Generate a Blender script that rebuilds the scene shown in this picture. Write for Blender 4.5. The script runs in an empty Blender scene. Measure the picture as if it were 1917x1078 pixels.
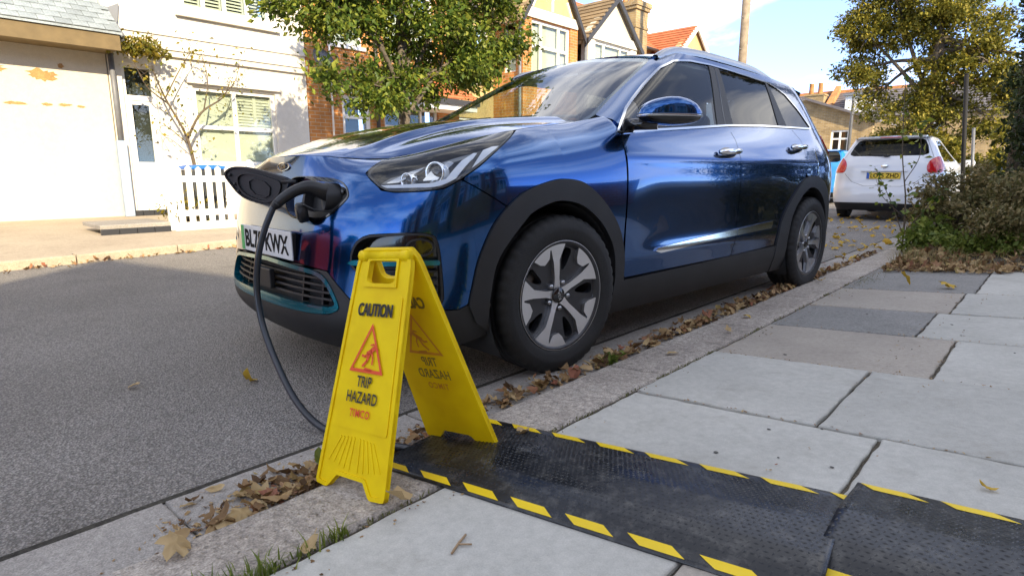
import bpy, bmesh, math, random
import numpy as np
from mathutils import Vector, Matrix
R = math.radians
random.seed(11); rng = np.random.default_rng(11)
scene = bpy.context.scene
COL = scene.collection

# ------------------------------------------------------------------ camera
cam = bpy.data.cameras.new('camera'); cam_o = bpy.data.objects.new('camera', cam); COL.objects.link(cam_o)
cam.sensor_width = 36.0; cam.lens = 36.0 * 1103.5 / 1917.0
cam.clip_start = 0.05; cam.clip_end = 3000
cam_o.location = (2.3458, -1.9528, 0.833)
cam_o.rotation_euler = (R(90 - 11.0), 0, R(42.893))
scene.camera = cam_o

# ------------------------------------------------------------------ light
SUN_AZ = math.atan2(-0.36, 0.933)        # direction towards the sun in plan, measured from +X
SUN_EL = R(25.5)
wd = bpy.data.worlds.new('World'); scene.world = wd; wd.use_nodes = True
nt = wd.node_tree; nt.nodes.clear()
out = nt.nodes.new('ShaderNodeOutputWorld'); bg = nt.nodes.new('ShaderNodeBackground')
sky = nt.nodes.new('ShaderNodeTexSky'); sky.sky_type = 'NISHITA'; sky.sun_disc = False
sky.sun_elevation = SUN_EL; sky.sun_rotation = math.pi / 2 - SUN_AZ
sky.air_density = 0.28; sky.dust_density = 0.0; sky.ozone_density = 2.5
tc = nt.nodes.new('ShaderNodeTexCoord'); mp = nt.nodes.new('ShaderNodeMapping'); mp.inputs['Scale'].default_value = (1.0, 1.3, 3.2)
mp.inputs['Rotation'].default_value = (0.25, 0.15, 2.9)
nz = nt.nodes.new('ShaderNodeTexNoise'); nz.inputs['Scale'].default_value = 2.6; nz.inputs['Detail'].default_value = 8; nz.inputs['Roughness'].default_value = 0.58; nz.inputs['Distortion'].default_value = 0.5
rp = nt.nodes.new('ShaderNodeValToRGB'); rp.color_ramp.elements[0].position = 0.44; rp.color_ramp.elements[0].color = (0.09, 0.09, 0.09, 1); rp.color_ramp.elements[1].position = 0.72; rp.color_ramp.elements[1].color = (0.9, 0.9, 0.9, 1)
mx = nt.nodes.new('ShaderNodeMix'); mx.data_type = 'RGBA'
mx.inputs[7].default_value = (5.0, 4.85, 4.6, 1)      # thin sunlit cloud, the same brightness all over the sky
L = nt.links.new
L(tc.outputs['Generated'], mp.inputs['Vector']); L(mp.outputs[0], nz.inputs['Vector']); L(nz.outputs['Fac'], rp.inputs[0])
L(rp.outputs[0], mx.inputs[0]); L(sky.outputs[0], mx.inputs[6])
L(mx.outputs[2], bg.inputs['Color']); bg.inputs['Strength'].default_value = 0.13
L(bg.outputs[0], out.inputs['Surface'])
sun = bpy.data.lights.new('sun', 'SUN'); sun.energy = 2.0; sun.angle = R(0.6); sun.color = (1.0, 0.84, 0.58)
sun_o = bpy.data.objects.new('sun', sun); COL.objects.link(sun_o)
sd = Vector((math.cos(SUN_AZ) * math.cos(SUN_EL), math.sin(SUN_AZ) * math.cos(SUN_EL), math.sin(SUN_EL)))
sun_o.rotation_euler = sd.to_track_quat('Z', 'Y').to_euler(); sun_o.location = (20, -10, 30)
vs = scene.view_settings; vs.view_transform = 'Standard'; vs.look = 'None'; vs.gamma = 1.0; vs.exposure = 2.38; vs.use_curve_mapping = False
scene.cycles.max_bounces = 8; scene.cycles.transparent_max_bounces = 12

# ------------------------------------------------------------------ helpers
def link(o): COL.objects.link(o); return o
def tag(o, label=None, cat=None, group=None, kind=None):
    if label: o['label'] = label
    if cat: o['category'] = cat
    if group: o['group'] = group
    if kind: o['kind'] = kind
    return o
def thing(name, label, cat, loc=(0, 0, 0), rotz=0.0, group=None):
    o = link(bpy.data.objects.new(name, None)); o.location = loc; o.rotation_euler = (0, 0, rotz); o.empty_display_size = 0.1
    return tag(o, label, cat, group)
def obj(name, mesh, parent=None, loc=None):
    o = link(bpy.data.objects.new(name, mesh))
    if parent: o.parent = parent
    if loc: o.location = loc
    return o
def mk(name, verts, faces, mat, parent=None, smooth=False, normals=None, loc=None, bevel=0):
    me = bpy.data.meshes.new(name)
    me.from_pydata([tuple(map(float, v)) for v in verts], [], [tuple(map(int, f)) for f in faces])
    if smooth or normals is not None: me.polygons.foreach_set('use_smooth', [True] * len(me.polygons))
    if mat: me.materials.append(mat)
    me.validate(); me.update()
    if normals is not None and len(normals) == len(me.vertices):
        me.normals_split_custom_set_from_vertices([tuple(map(float, n)) for n in normals])
    o = obj(name, me, parent, loc)
    if bevel:
        b = o.modifiers.new('bevel', 'BEVEL'); b.width = bevel; b.segments = 2; b.limit_method = 'ANGLE'; b.angle_limit = R(40)
    return o
def fast_mesh(name, V, F4, mat, parent=None, smooth=False):
    """large meshes from numpy arrays, all faces with the same vertex count"""
    V = np.asarray(V, np.float32); F4 = np.asarray(F4, np.int32)
    me = bpy.data.meshes.new(name); n = F4.shape[1]
    me.vertices.add(len(V)); me.vertices.foreach_set('co', V.ravel())
    me.loops.add(F4.size); me.loops.foreach_set('vertex_index', F4.ravel())
    me.polygons.add(len(F4)); me.polygons.foreach_set('loop_start', np.arange(0, F4.size, n, dtype=np.int32)); me.polygons.foreach_set('loop_total', np.full(len(F4), n, np.int32))
    if smooth: me.polygons.foreach_set('use_smooth', np.ones(len(F4), bool))
    me.materials.append(mat); me.update(calc_edges=True); me.validate()
    return obj(name, me, parent)
def copy_tree(o, parent=None):
    c = o.copy(); COL.objects.link(c); c.parent = parent
    for ch in list(o.children): copy_tree(ch, c)
    return c
class MB:
    def __init__(s): s.v = []; s.f = []
    def add(s, vs, fs):
        b = len(s.v); s.v += [tuple(p) for p in vs]; s.f += [tuple(i + b for i in f) for f in fs]; return s
    def box(s, x0, x1, y0, y1, z0, z1, M=None):
        x0, x1 = min(x0, x1), max(x0, x1); y0, y1 = min(y0, y1), max(y0, y1); z0, z1 = min(z0, z1), max(z0, z1)
        vs = [(x0, y0, z0), (x1, y0, z0), (x1, y1, z0), (x0, y1, z0), (x0, y0, z1), (x1, y0, z1), (x1, y1, z1), (x0, y1, z1)]
        if M is not None: vs = [tuple(M @ Vector(p)) for p in vs]
        return s.add(vs, [(0, 3, 2, 1), (4, 5, 6, 7), (0, 1, 5, 4), (1, 2, 6, 5), (2, 3, 7, 6), (3, 0, 4, 7)])
    def prism(s, poly, fn, t0, t1):
        """poly: list of 2-D points, fn(p, q, t) -> xyz, extruded from t0 to t1"""
        n = len(poly); vs = [fn(p, q, t0) for p, q in poly] + [fn(p, q, t1) for p, q in poly]
        fs = [tuple(range(n))[::-1], tuple(range(n, 2 * n))] + [(i, (i + 1) % n, n + (i + 1) % n, n + i) for i in range(n)]
        return s.add(vs, fs)
    def tube(s, pts, rad, n=8, cap=True):
        pts = [Vector(p) for p in pts]; k = len(pts)
        if not hasattr(rad, '__len__'): rad = [rad] * k
        T = []
        for i in range(k):
            t = (pts[min(i + 1, k - 1)] - pts[max(i - 1, 0)])
            T.append(t.normalized() if t.length > 1e-9 else Vector((0, 0, 1)))
        u = T[0].orthogonal().normalized(); vs = []; fs = []
        for i in range(k):
            u = (u - T[i] * u.dot(T[i]))
            u = u.normalized() if u.length > 1e-6 else T[i].orthogonal().normalized()
            w = T[i].cross(u)
            for j in range(n):
                a = 2 * math.pi * j / n; vs.append(pts[i] + (u * math.cos(a) + w * math.sin(a)) * rad[i])
        for i in range(k - 1):
            for j in range(n): fs.append((i * n + j, i * n + (j + 1) % n, (i + 1) * n + (j + 1) % n, (i + 1) * n + j))
        if cap: fs += [tuple(range(n))[::-1], tuple(range((k - 1) * n, k * n))]
        return s.add(vs, fs)
    def lathe(s, prof, n, fn, closed=False):
        """prof: list of (h, r); fn(h, r, ang) -> xyz"""
        k = len(prof); vs = []; fs = []
        for j in range(n):
            a = 2 * math.pi * j / n
            for h, r in prof: vs.append(fn(h, r, a))
        kk = k if closed else k - 1
        for j in range(n):
            for i in range(kk): fs.append((j * k + i, j * k + (i + 1) % k, ((j + 1) % n) * k + (i + 1) % k, ((j + 1) % n) * k + i))
        return s.add(vs, fs)
    def ellipsoid(s, c, r, nu=20, nv=12, M=None, p=2.0):
        vs = []; fs = []
        f = lambda t: math.copysign(abs(t) ** (2 / p), t)
        for i in range(nv + 1):
            b = -math.pi / 2 + math.pi * i / nv
            for j in range(nu):
                a = 2 * math.pi * j / nu
                q = Vector((r[0] * f(math.cos(b)) * f(math.cos(a)), r[1] * f(math.cos(b)) * f(math.sin(a)), r[2] * f(math.sin(b))))
                if M is not None: q = M @ q
                vs.append((c[0] + q.x, c[1] + q.y, c[2] + q.z))
        for i in range(nv):
            for j in range(nu): fs.append((i * nu + j, i * nu + (j + 1) % nu, (i + 1) * nu + (j + 1) % nu, (i + 1) * nu + j))
        return s.add(vs, fs)
    def build(s, name, mat, parent=None, smooth=False, loc=None, bevel=0):
        return mk(name, s.v, s.f, mat, parent, smooth, None, loc, bevel)
def smooth_pts(pts, n=8):
    pts = [np.array(p, float) for p in pts]; P = [2 * pts[0] - pts[1]] + pts + [2 * pts[-1] - pts[-2]]; o = []
    for i in range(1, len(P) - 2):
        for k in range(n):
            t = k / n
            o.append(0.5 * ((2 * P[i]) + (-P[i - 1] + P[i + 1]) * t + (2 * P[i - 1] - 5 * P[i] + 4 * P[i + 1] - P[i + 2]) * t * t + (-P[i - 1] + 3 * P[i] - 3 * P[i + 1] + P[i + 2]) * t ** 3))
    o.append(pts[-1]); return o
def text_mesh(body, size=1.0, bold=0.0, extrude=0.0, spacing=1.0, align='CENTER'):
    cu = bpy.data.curves.new('lettering', 'FONT'); cu.body = body; cu.size = size; cu.offset = bold; cu.extrude = extrude; cu.align_x = align; cu.align_y = 'CENTER'; cu.space_character = spacing; cu.resolution_u = 3
    o = bpy.data.objects.new('lettering', cu); COL.objects.link(o)
    dg = bpy.context.evaluated_depsgraph_get(); me = bpy.data.meshes.new_from_object(o.evaluated_get(dg))
    v = [tuple(p.co) for p in me.vertices]; f = [tuple(p.vertices) for p in me.polygons]
    bpy.data.objects.remove(o); bpy.data.curves.remove(cu); bpy.data.meshes.remove(me)
    return v, f
def fit_text(body, w, h, fn, name, mat, parent, bold=0.02, spacing=1.0, shear=0):
    """flat lettering w wide and h high; fn(u, v) -> xyz"""
    v, f = text_mesh(body, 1.0, bold, 0.0, spacing)
    a = np.array(v); lo = a.min(0); hi = a.max(0); c = (lo + hi) / 2
    q = [((p[0] - c[0]) / (hi[0] - lo[0]) * w, (p[1] - c[1]) / (hi[1] - lo[1]) * h) for p in v]
    return mk(name, [fn(x, y) for x, y in q], f, mat, parent)

# ------------------------------------------------------------------ materials
MATS = {}
def newmat(name):
    m = bpy.data.materials.new(name); m.use_nodes = True; MATS[name] = m
    n = m.node_tree.nodes; return m, m.node_tree, n['Principled BSDF']
def setp(p, base=None, rough=None, metal=None, coat=None, spec=None, coatr=None):
    if base is not None: p.inputs['Base Color'].default_value = (*base, 1)
    if rough is not None: p.inputs['Roughness'].default_value = rough
    if metal is not None: p.inputs['Metallic'].default_value = metal
    if coat is not None: p.inputs['Coat Weight'].default_value = coat
    if coatr is not None: p.inputs['Coat Roughness'].default_value = coatr
    if spec is not None: p.inputs['Specular IOR Level'].default_value = spec
def plain(name, base, rough=0.5, metal=0.0, coat=0.0, spec=0.5, coatr=0.03, dirt=0.0, bump=0.0, bscale=60):
    m, t, p = newmat(name); setp(p, base, rough, metal, coat, spec, coatr)
    if dirt or bump:
        tcn = t.nodes.new('ShaderNodeTexCoord'); n = t.nodes.new('ShaderNodeTexNoise'); n.inputs['Scale'].default_value = bscale; n.inputs['Detail'].default_value = 6
        t.links.new(tcn.outputs['Object'], n.inputs['Vector'])
        if dirt:
            n2 = t.nodes.new('ShaderNodeTexNoise'); n2.inputs['Scale'].default_value = 7; n2.inputs['Detail'].default_value = 8; t.links.new(tcn.outputs['Object'], n2.inputs['Vector'])
            r = t.nodes.new('ShaderNodeValToRGB'); r.color_ramp.elements[0].position = 0.3; r.color_ramp.elements[1].position = 0.75
            r.color_ramp.elements[0].color = (*[c * (1 - dirt) for c in base], 1); r.color_ramp.elements[1].color = (*[min(1, c * (1 + dirt * 0.6)) for c in base], 1)
            t.links.new(n2.outputs['Fac'], r.inputs[0]); t.links.new(r.outputs[0], p.inputs['Base Color'])
            mr = t.nodes.new('ShaderNodeMapRange'); mr.inputs[3].default_value = max(0, rough - 0.12 * dirt * 3); mr.inputs[4].default_value = min(1, rough + 0.12 * dirt * 3)
            t.links.new(n.outputs['Fac'], mr.inputs[0]); t.links.new(mr.outputs[0], p.inputs['Roughness'])
        if bump:
            b = t.nodes.new('ShaderNodeBump'); b.inputs['Strength'].default_value = bump; b.inputs['Distance'].default_value = 0.003
            t.links.new(n.outputs['Fac'], b.inputs['Height']); t.links.new(b.outputs[0], p.inputs['Normal'])
    return m
def stone(name, cols, s1=3.0,  s2=60.0, speck=0.25, rough=0.85, bump=0.4, bdist=0.004, s3=220.0, rnd=0.0, coord='Object', stain=0.25, stain_col=(0.05, 0.045, 0.04), pits=0.0, agg=0.0, aggs=110.0):
    """mottled mineral surface: broad tone, mid grain, fine speckle, dark stains; rnd varies the tone from piece to piece"""
    m, t, p = newmat(name); N = t.nodes.new; K = t.links.new
    tcn = N('ShaderNodeTexCoord'); vec = tcn.outputs['Object']
    if coord == 'Position':
        g = N('ShaderNodeNewGeometry'); vec = g.outputs['Position']
    def noise(s, d=8, rg=0.6):
        n = N('ShaderNodeTexNoise'); n.inputs['Scale'].default_value = s; n.inputs['Detail'].default_value = d; n.inputs['Roughness'].default_value = rg; K(vec, n.inputs['Vector']); return n.outputs['Fac']
    a = noise(s1); b = noise(s2, 5, 0.7); c = noise(s3, 2, 0.5); d = noise(s1 * 2.7, 9, 0.7)
    r = N('ShaderNodeValToRGB'); els = r.color_ramp.elements
    els[0].position = 0.3; els[0].color = (*cols[0], 1); els[1].position = 0.7; els[1].color = (*cols[-1], 1)
    if len(cols) == 3: e = els.new(0.5); e.color = (*cols[1], 1)
    K(a, r.inputs[0])
    def mult(col, fac, lo, hi):
        mr = N('ShaderNodeMapRange'); mr.inputs[1].default_value = 0.3; mr.inputs[2].default_value = 0.7; mr.inputs[3].default_value = lo; mr.inputs[4].default_value = hi; K(fac, mr.inputs[0])
        x = N('ShaderNodeMix'); x.data_type = 'RGBA'; x.blend_type = 'MULTIPLY'; x.inputs[0].default_value = 1; K(col, x.inputs[6])
        cc = N('ShaderNodeCombineColor'); [K(mr.outputs[0], cc.inputs[i]) for i in range(3)]; K(cc.outputs[0], x.inputs[7]); return x.outputs[2]
    col = mult(r.outputs[0], b, 1 - speck, 1 + speck); col = mult(col, c, 1 - speck * 0.8, 1 + speck * 0.8)
    if rnd:
        oi = N('ShaderNodeObjectInfo'); mr = N('ShaderNodeMapRange'); mr.inputs[3].default_value = 1 - rnd; mr.inputs[4].default_value = 1 + rnd; K(oi.outputs['Random'], mr.inputs[0])
        cc = N('ShaderNodeCombineColor'); [K(mr.outputs[0], cc.inputs[i]) for i in range(3)]
        x = N('ShaderNodeMix'); x.data_type = 'RGBA'; x.blend_type = 'MULTIPLY'; x.inputs[0].default_value = 1; K(col, x.inputs[6]); K(cc.outputs[0], x.inputs[7]); col = x.outputs[2]
    if stain:
        sr = N('ShaderNodeMapRange'); sr.inputs[1].default_value = 0.55; sr.inputs[2].default_value = 0.75; sr.inputs[3].default_value = 0; sr.inputs[4].default_value = stain; K(d, sr.inputs[0])
        x = N('ShaderNodeMix'); x.data_type = 'RGBA'; K(sr.outputs[0], x.inputs[0]); K(col, x.inputs[6]); x.inputs[7].default_value = (*stain_col, 1); col = x.outputs[2]
    h = b
    if agg:
        va = N('ShaderNodeTexVoronoi'); va.inputs['Scale'].default_value = aggs; K(vec, va.inputs['Vector'])
        sc_ = N('ShaderNodeSeparateColor'); K(va.outputs['Color'], sc_.inputs[0]); mr = N('ShaderNodeMapRange'); mr.inputs[3].default_value = 1 - agg; mr.inputs[4].default_value = 1 + agg * 1.25; K(sc_.outputs[0], mr.inputs[0])
        dk = N('ShaderNodeMapRange'); dk.inputs[1].default_value = 0.25; dk.inputs[2].default_value = 0.62; dk.inputs[3].default_value = 1.0; dk.inputs[4].default_value = 0.5; K(va.outputs['Distance'], dk.inputs[0])
        mm = N('ShaderNodeMath'); mm.operation = 'MULTIPLY'; K(mr.outputs[0], mm.inputs[0]); K(dk.outputs[0], mm.inputs[1])
        cc = N('ShaderNodeCombineColor'); [K(mm.outputs[0], cc.inputs[i]) for i in range(3)]
        x = N('ShaderNodeMix'); x.data_type = 'RGBA'; x.blend_type = 'MULTIPLY'; x.inputs[0].default_value = 1; K(col, x.inputs[6]); K(cc.outputs[0], x.inputs[7]); col = x.outputs[2]
        ha = N('ShaderNodeMath'); ha.operation = 'MULTIPLY_ADD'; ha.inputs[1].default_value = -1.3; K(va.outputs['Distance'], ha.inputs[0]); K(b, ha.inputs[2]); h = ha.outputs[0]
    if pits:
        v = N('ShaderNodeTexVoronoi'); v.inputs['Scale'].default_value = pits; K(vec, v.inputs['Vector'])
        vr = N('ShaderNodeMapRange'); vr.inputs[1].default_value = 0.0; vr.inputs[2].default_value = 0.35; K(v.outputs['Distance'], vr.inputs[0])
        ad = N('ShaderNodeMath'); ad.operation = 'MULTIPLY_ADD'; ad.inputs[1].default_value = 0.8; K(vr.outputs[0], ad.inputs[0]); K(b, ad.inputs[2]); h = ad.outputs[0]
    K(col, p.inputs['Base Color']); p.inputs['Roughness'].default_value = rough; p.inputs['Specular IOR Level'].default_value = 0.35
    bp = N('ShaderNodeBump'); bp.inputs['Strength'].default_value = bump; bp.inputs['Distance'].default_value = bdist; K(h, bp.inputs['Height']); K(bp.outputs[0], p.inputs['Normal'])
    return m
def glassmat(name, tint, rough=0.0, ior=1.5, edge=0.0, gcol=(1, 1, 1)):
    m, t, p = newmat(name); t.nodes.remove(p); N = t.nodes.new; K = t.links.new
    o = [n for n in t.nodes if n.type == 'OUTPUT_MATERIAL'][0]
    tr = N('ShaderNodeBsdfTransparent'); tr.inputs[0].default_value = (*tint, 1); gl = N('ShaderNodeBsdfGlossy'); gl.inputs['Roughness'].default_value = rough; gl.inputs[0].default_value = (*gcol, 1)
    fr = N('ShaderNodeFresnel'); mxs = N('ShaderNodeMixShader'); ge = N('ShaderNodeNewGeometry')
    mi = N('ShaderNodeMapRange'); mi.inputs[3].default_value = ior; mi.inputs[4].default_value = 1.0 / ior; K(ge.outputs['Backfacing'], mi.inputs[0]); K(mi.outputs[0], fr.inputs[0])   # thin sheet: the same reflectance from either side
    K(fr.outputs[0], mxs.inputs[0]); K(tr.outputs[0], mxs.inputs[1]); K(gl.outputs[0], mxs.inputs[2]); K(mxs.outputs[0], o.inputs['Surface']); return m
def leafmat(name, cols, trans=0.35, rough=0.5):
    m, t, p = newmat(name); N = t.nodes.new; K = t.links.new
    g = N('ShaderNodeNewGeometry'); r = N('ShaderNodeValToRGB'); els = r.color_ramp.elements
    els[0].position = 0; els[0].color = (*cols[0], 1); els[1].position = 1; els[1].color = (*cols[-1], 1)
    for i, c in enumerate(cols[1:-1]): e = els.new((i + 1) / (len(cols) - 1)); e.color = (*c, 1)
    K(g.outputs['Random Per Island'], r.inputs[0]); K(r.outputs[0], p.inputs['Base Color']); p.inputs['Roughness'].default_value = rough; p.inputs['Specular IOR Level'].default_value = 0.3
    tl = N('ShaderNodeBsdfTranslucent'); K(r.outputs[0], tl.inputs[0]); mxs = N('ShaderNodeMixShader'); mxs.inputs[0].default_value = trans
    o = [n for n in t.nodes if n.type == 'OUTPUT_MATERIAL'][0]; K(p.outputs[0], mxs.inputs[1]); K(tl.outputs[0], mxs.inputs[2]); K(mxs.outputs[0], o.inputs['Surface']); return m
def brickmat(name, c1, c2, mortar, axis='x', scale=1.0):
    """brickwork seen from across a street: courses 75 mm high; axis is the wall's normal"""
    m, t, p = newmat(name); N = t.nodes.new; K = t.links.new
    g = N('ShaderNodeTexCoord'); s = N('ShaderNodeSeparateXYZ'); c = N('ShaderNodeCombineXYZ'); K(g.outputs['Object'], s.inputs[0])
    ad = N('ShaderNodeMath'); ad.operation = 'ADD'; K(s.outputs['X'], ad.inputs[0]); K(s.outputs['Y'], ad.inputs[1])
    K(ad.outputs[0], c.inputs[0]); K(s.outputs['Z'], c.inputs[1])
    b = N('ShaderNodeTexBrick'); b.inputs['Color1'].default_value = (*c1, 1); b.inputs['Color2'].default_value = (*c2, 1); b.inputs['Mortar'].default_value = (*mortar, 1)
    b.inputs['Scale'].default_value = 1.0 / scale; b.inputs['Mortar Size'].default_value = 0.006; b.inputs['Brick Width'].default_value = 0.225; b.inputs['Row Height'].default_value = 0.075; b.inputs['Bias'].default_value = -0.2
    K(c.outputs[0], b.inputs['Vector'])
    n = N('ShaderNodeTexNoise'); n.inputs['Scale'].default_value = 3; n.inputs['Detail'].default_value = 8; K(g.outputs['Object'], n.inputs['Vector'])
    mr = N('ShaderNodeMapRange'); mr.inputs[1].default_value = 0.3; mr.inputs[2].default_value = 0.7; mr.inputs[3].default_value = 0.7; mr.inputs[4].default_value = 1.25; K(n.outputs['Fac'], mr.inputs[0])
    cc = N('ShaderNodeCombineColor'); [K(mr.outputs[0], cc.inputs[i]) for i in range(3)]
    x = N('ShaderNodeMix'); x.data_type = 'RGBA'; x.blend_type = 'MULTIPLY'; x.inputs[0].default_value = 1; K(b.outputs['Color'], x.inputs[6]); K(cc.outputs[0], x.inputs[7]); K(x.outputs[2], p.inputs['Base Color'])
    p.inputs['Roughness'].default_value = 0.9; bp = N('ShaderNodeBump'); bp.inputs['Strength'].default_value = 0.6; bp.inputs['Distance'].default_value = 0.006; bp.invert = True
    K(b.outputs['Fac'], bp.inputs['Height']); K(bp.outputs[0], p.inputs['Normal']); return m

# ------------------------------------------------------------------ setting
m_asphalt = stone('asphalt', [(0.23, 0.213, 0.195), (0.30, 0.277, 0.252), (0.365, 0.338, 0.308)], 0.55, 45, 0.22, 0.80, 0.8, 0.006, 260, coord='Position', stain=0.45, stain_col=(0.06, 0.055, 0.05), agg=0.22, aggs=150)
m_slab = stone('paving_concrete', [(0.385, 0.375, 0.335), (0.44, 0.43, 0.387), (0.49, 0.478, 0.43)], 2.0, 38, 0.11, 0.88, 0.4, 0.003, 330, rnd=0.10, coord='Position', stain=0.48, stain_col=(0.24, 0.22, 0.18))
m_slab_dark = stone('paving_dark_concrete', [(0.21, 0.205, 0.19), (0.26, 0.25, 0.232)], 3, 70, 0.30, 0.9, 0.4, 0.003, 300, coord='Position', stain=0.2)
m_slab_brown = stone('paving_buff_concrete', [(0.32, 0.285, 0.24), (0.39, 0.35, 0.295)], 3, 60, 0.14, 0.9, 0.4, 0.003, 380, coord='Position', stain=0.25, stain_col=(0.1, 0.085, 0.07))
m_kerb = stone('kerb_granite', [(0.30, 0.262, 0.222), (0.375, 0.332, 0.285), (0.44, 0.395, 0.34)], 2.2, 42, 0.40, 0.9, 0.9, 0.008, 190, rnd=0.08, coord='Position', pits=60, stain=0.5, stain_col=(0.085, 0.075, 0.065))
m_gutter = stone('gutter_stone', [(0.26, 0.24, 0.215), (0.335, 0.31, 0.28)], 2.0, 60, 0.25, 0.88, 0.5, 0.004, 240, rnd=0.08, coord='Position', stain=0.4, stain_col=(0.07, 0.06, 0.05))
m_earth = stone('earth', [(0.07, 0.06, 0.045), (0.13, 0.11, 0.08)], 4, 30, 0.4, 0.95, 0.8, 0.02, 120, coord='Position')
m_earth_d = stone('dark_joint', [(0.03, 0.027, 0.022), (0.05, 0.045, 0.035)], 4, 30, 0.4, 0.95, 0.8, 0.01, 120, coord='Position')
m_ground = stone('ground', [(0.05, 0.055, 0.03), (0.08, 0.08, 0.05)], 0.5, 8, 0.3, 0.95, 0.3, 0.02, 60, coord='Position')
m_opp = stone('far_pavement', [(0.36, 0.295, 0.22), (0.43, 0.36, 0.27)], 1.5, 30, 0.15, 0.9, 0.4, 0.004, 120, coord='Position', rnd=0.06)

SL = 0.08                                    # cross-fall of the pavement, rising away from the road
def pz(x): return 0.06 + SL * (x - 1.285)
def sheet(name, x0, x1, y0, y1, z, mat, nx=1, ny=1, kind='structure'):
    vs = [(x0 + (x1 - x0) * i / nx, y0 + (y1 - y0) * j / ny, z) for j in range(ny + 1) for i in range(nx + 1)]
    fs = [(j * (nx + 1) + i, j * (nx + 1) + i + 1, (j + 1) * (nx + 1) + i + 1, (j + 1) * (nx + 1) + i) for j in range(ny) for i in range(nx)]
    return tag(mk(name, vs, fs, mat), kind=kind)
sheet('ground', -1500, 1500, -1500, 1500, -0.06, m_ground)
sheet('road', -4.95, 0.80, -60, 200, 0.0, m_asphalt)

def slab_mesh(name, pts, fn, thick, bev, mat, parent, jit=0.0015, step=0.09, seed=0):
    """a paving piece: plan outline (counter-clockwise), slightly ragged arrises and a rounded top edge; fn(x, y) -> top height"""
    r = random.Random(seed); out = []
    n = len(pts)
    for i in range(n):
        a, b = pts[i], pts[(i + 1) % n]; l = math.dist(a, b); k = max(1, int(l / step))
        for j in range(k):
            t = j / k; q = (0 if j == 0 else 1) * jit
            out.append((a[0] + (b[0] - a[0]) * t + r.uniform(-q, q), a[1] + (b[1] - a[1]) * t + r.uniform(-q, q)))
    cx = sum(p[0] for p in out) / len(out); cy = sum(p[1] for p in out) / len(out); m = len(out)
    def inset(d):
        o = []
        for i, p in enumerate(out):
            a, b = out[i - 1], out[(i + 1) % m]; tx, ty = b[0] - a[0], b[1] - a[1]; l = math.hypot(tx, ty) or 1
            nx_, ny_ = -ty / l, tx / l
            w = 1 + 0.5 * r.random(); o.append((p[0] + nx_ * d * w, p[1] + ny_ * d * w))
        return o
    i1 = inset(bev * 0.35); i2 = inset(bev)
    vs = [(x, y, fn(x, y) - thick) for x, y in out] + [(x, y, fn(x, y) - bev) for x, y in out] + [(x, y, fn(x, y) - bev * 0.35) for x, y in i1] + [(x, y, fn(x, y)) for x, y in i2]
    fs = []
    for k in range(3):
        for i in range(m): fs.append((k * m + i, k * m + (i + 1) % m, (k + 1) * m + (i + 1) % m, (k + 1) * m + i))
    fs.append(tuple(range(3 * m, 4 * m)))
    return mk(name, vs, fs, mat, parent)
# bedding under the near pavement, tilted like the paving, shows dark in the joints
bed = tag(mk('pavement', [(1.022, -40, pz(1.022) - 0.013), (6.0, -40, pz(6.0) - 0.013), (6.0, 60, pz(6.0) - 0.013), (1.022, 60, pz(1.022) - 0.013)], [(0, 1, 2, 3)], m_earth), kind='structure')
kerb = tag(mk('kerb', [(0.96, -14, -0.05), (1.29, -14, -0.05), (1.29, 60, -0.05), (0.96, 60, -0.05)], [(0, 1, 2, 3)], m_earth), kind='structure')
ys = [-9.0, -8.1, -7.2, -6.3, -5.3, -4.4, -3.5, -2.62, -1.74, -0.84, 0.075, 1.06, 2.05, 2.98, 3.9, 4.8, 5.7, 6.6, 7.5, 8.4, 9.3, 10.2, 11.1, 12, 13, 14, 16, 18, 20]
for i in range(len(ys) - 1):
    a, b = ys[i] + 0.004, ys[i + 1] - 0.004
    slab_mesh('kerb_stone', [(1.02, a), (1.278, a), (1.278, b), (1.02, b)], lambda x, y: pz(x) + (0.0 if x > 1.0 else 0), 0.16, 0.011, m_kerb, kerb, 0.003, 0.05, 40 + i)
gut = tag(mk('gutter', [(0.74, -14, -0.03), (1.02, -14, -0.03), (1.02, 60, -0.03), (0.74, 60, -0.03)], [(0, 1, 2, 3)], m_earth), kind='structure')
yg = [-9, -8.2, -7.3, -6.5, -5.6, -4.8, -4.0, -3.1, -2.3, -1.55, -0.78, 0.0, 0.82, 1.6, 2.4, 3.2, 4.0, 4.8, 5.6, 6.4, 7.2, 8, 8.8, 9.6, 10.4, 12, 14, 16, 18, 20]
for i in range(len(yg) - 1):
    slab_mesh('gutter_stone', [(0.748, yg[i] + 0.003), (1.012, yg[i] + 0.003), (1.012, yg[i + 1] - 0.003), (0.748, yg[i + 1] - 0.003)], lambda x, y: 0.006 + 0.014 * (x - 0.745) / 0.27, 0.08, 0.006, m_gutter, gut, 0.004, 0.06, 90 + i)
MB().box(.728, .752, -9, 30, -.02, .0035).build('joint_seal', m_earth_d, gut)
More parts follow.
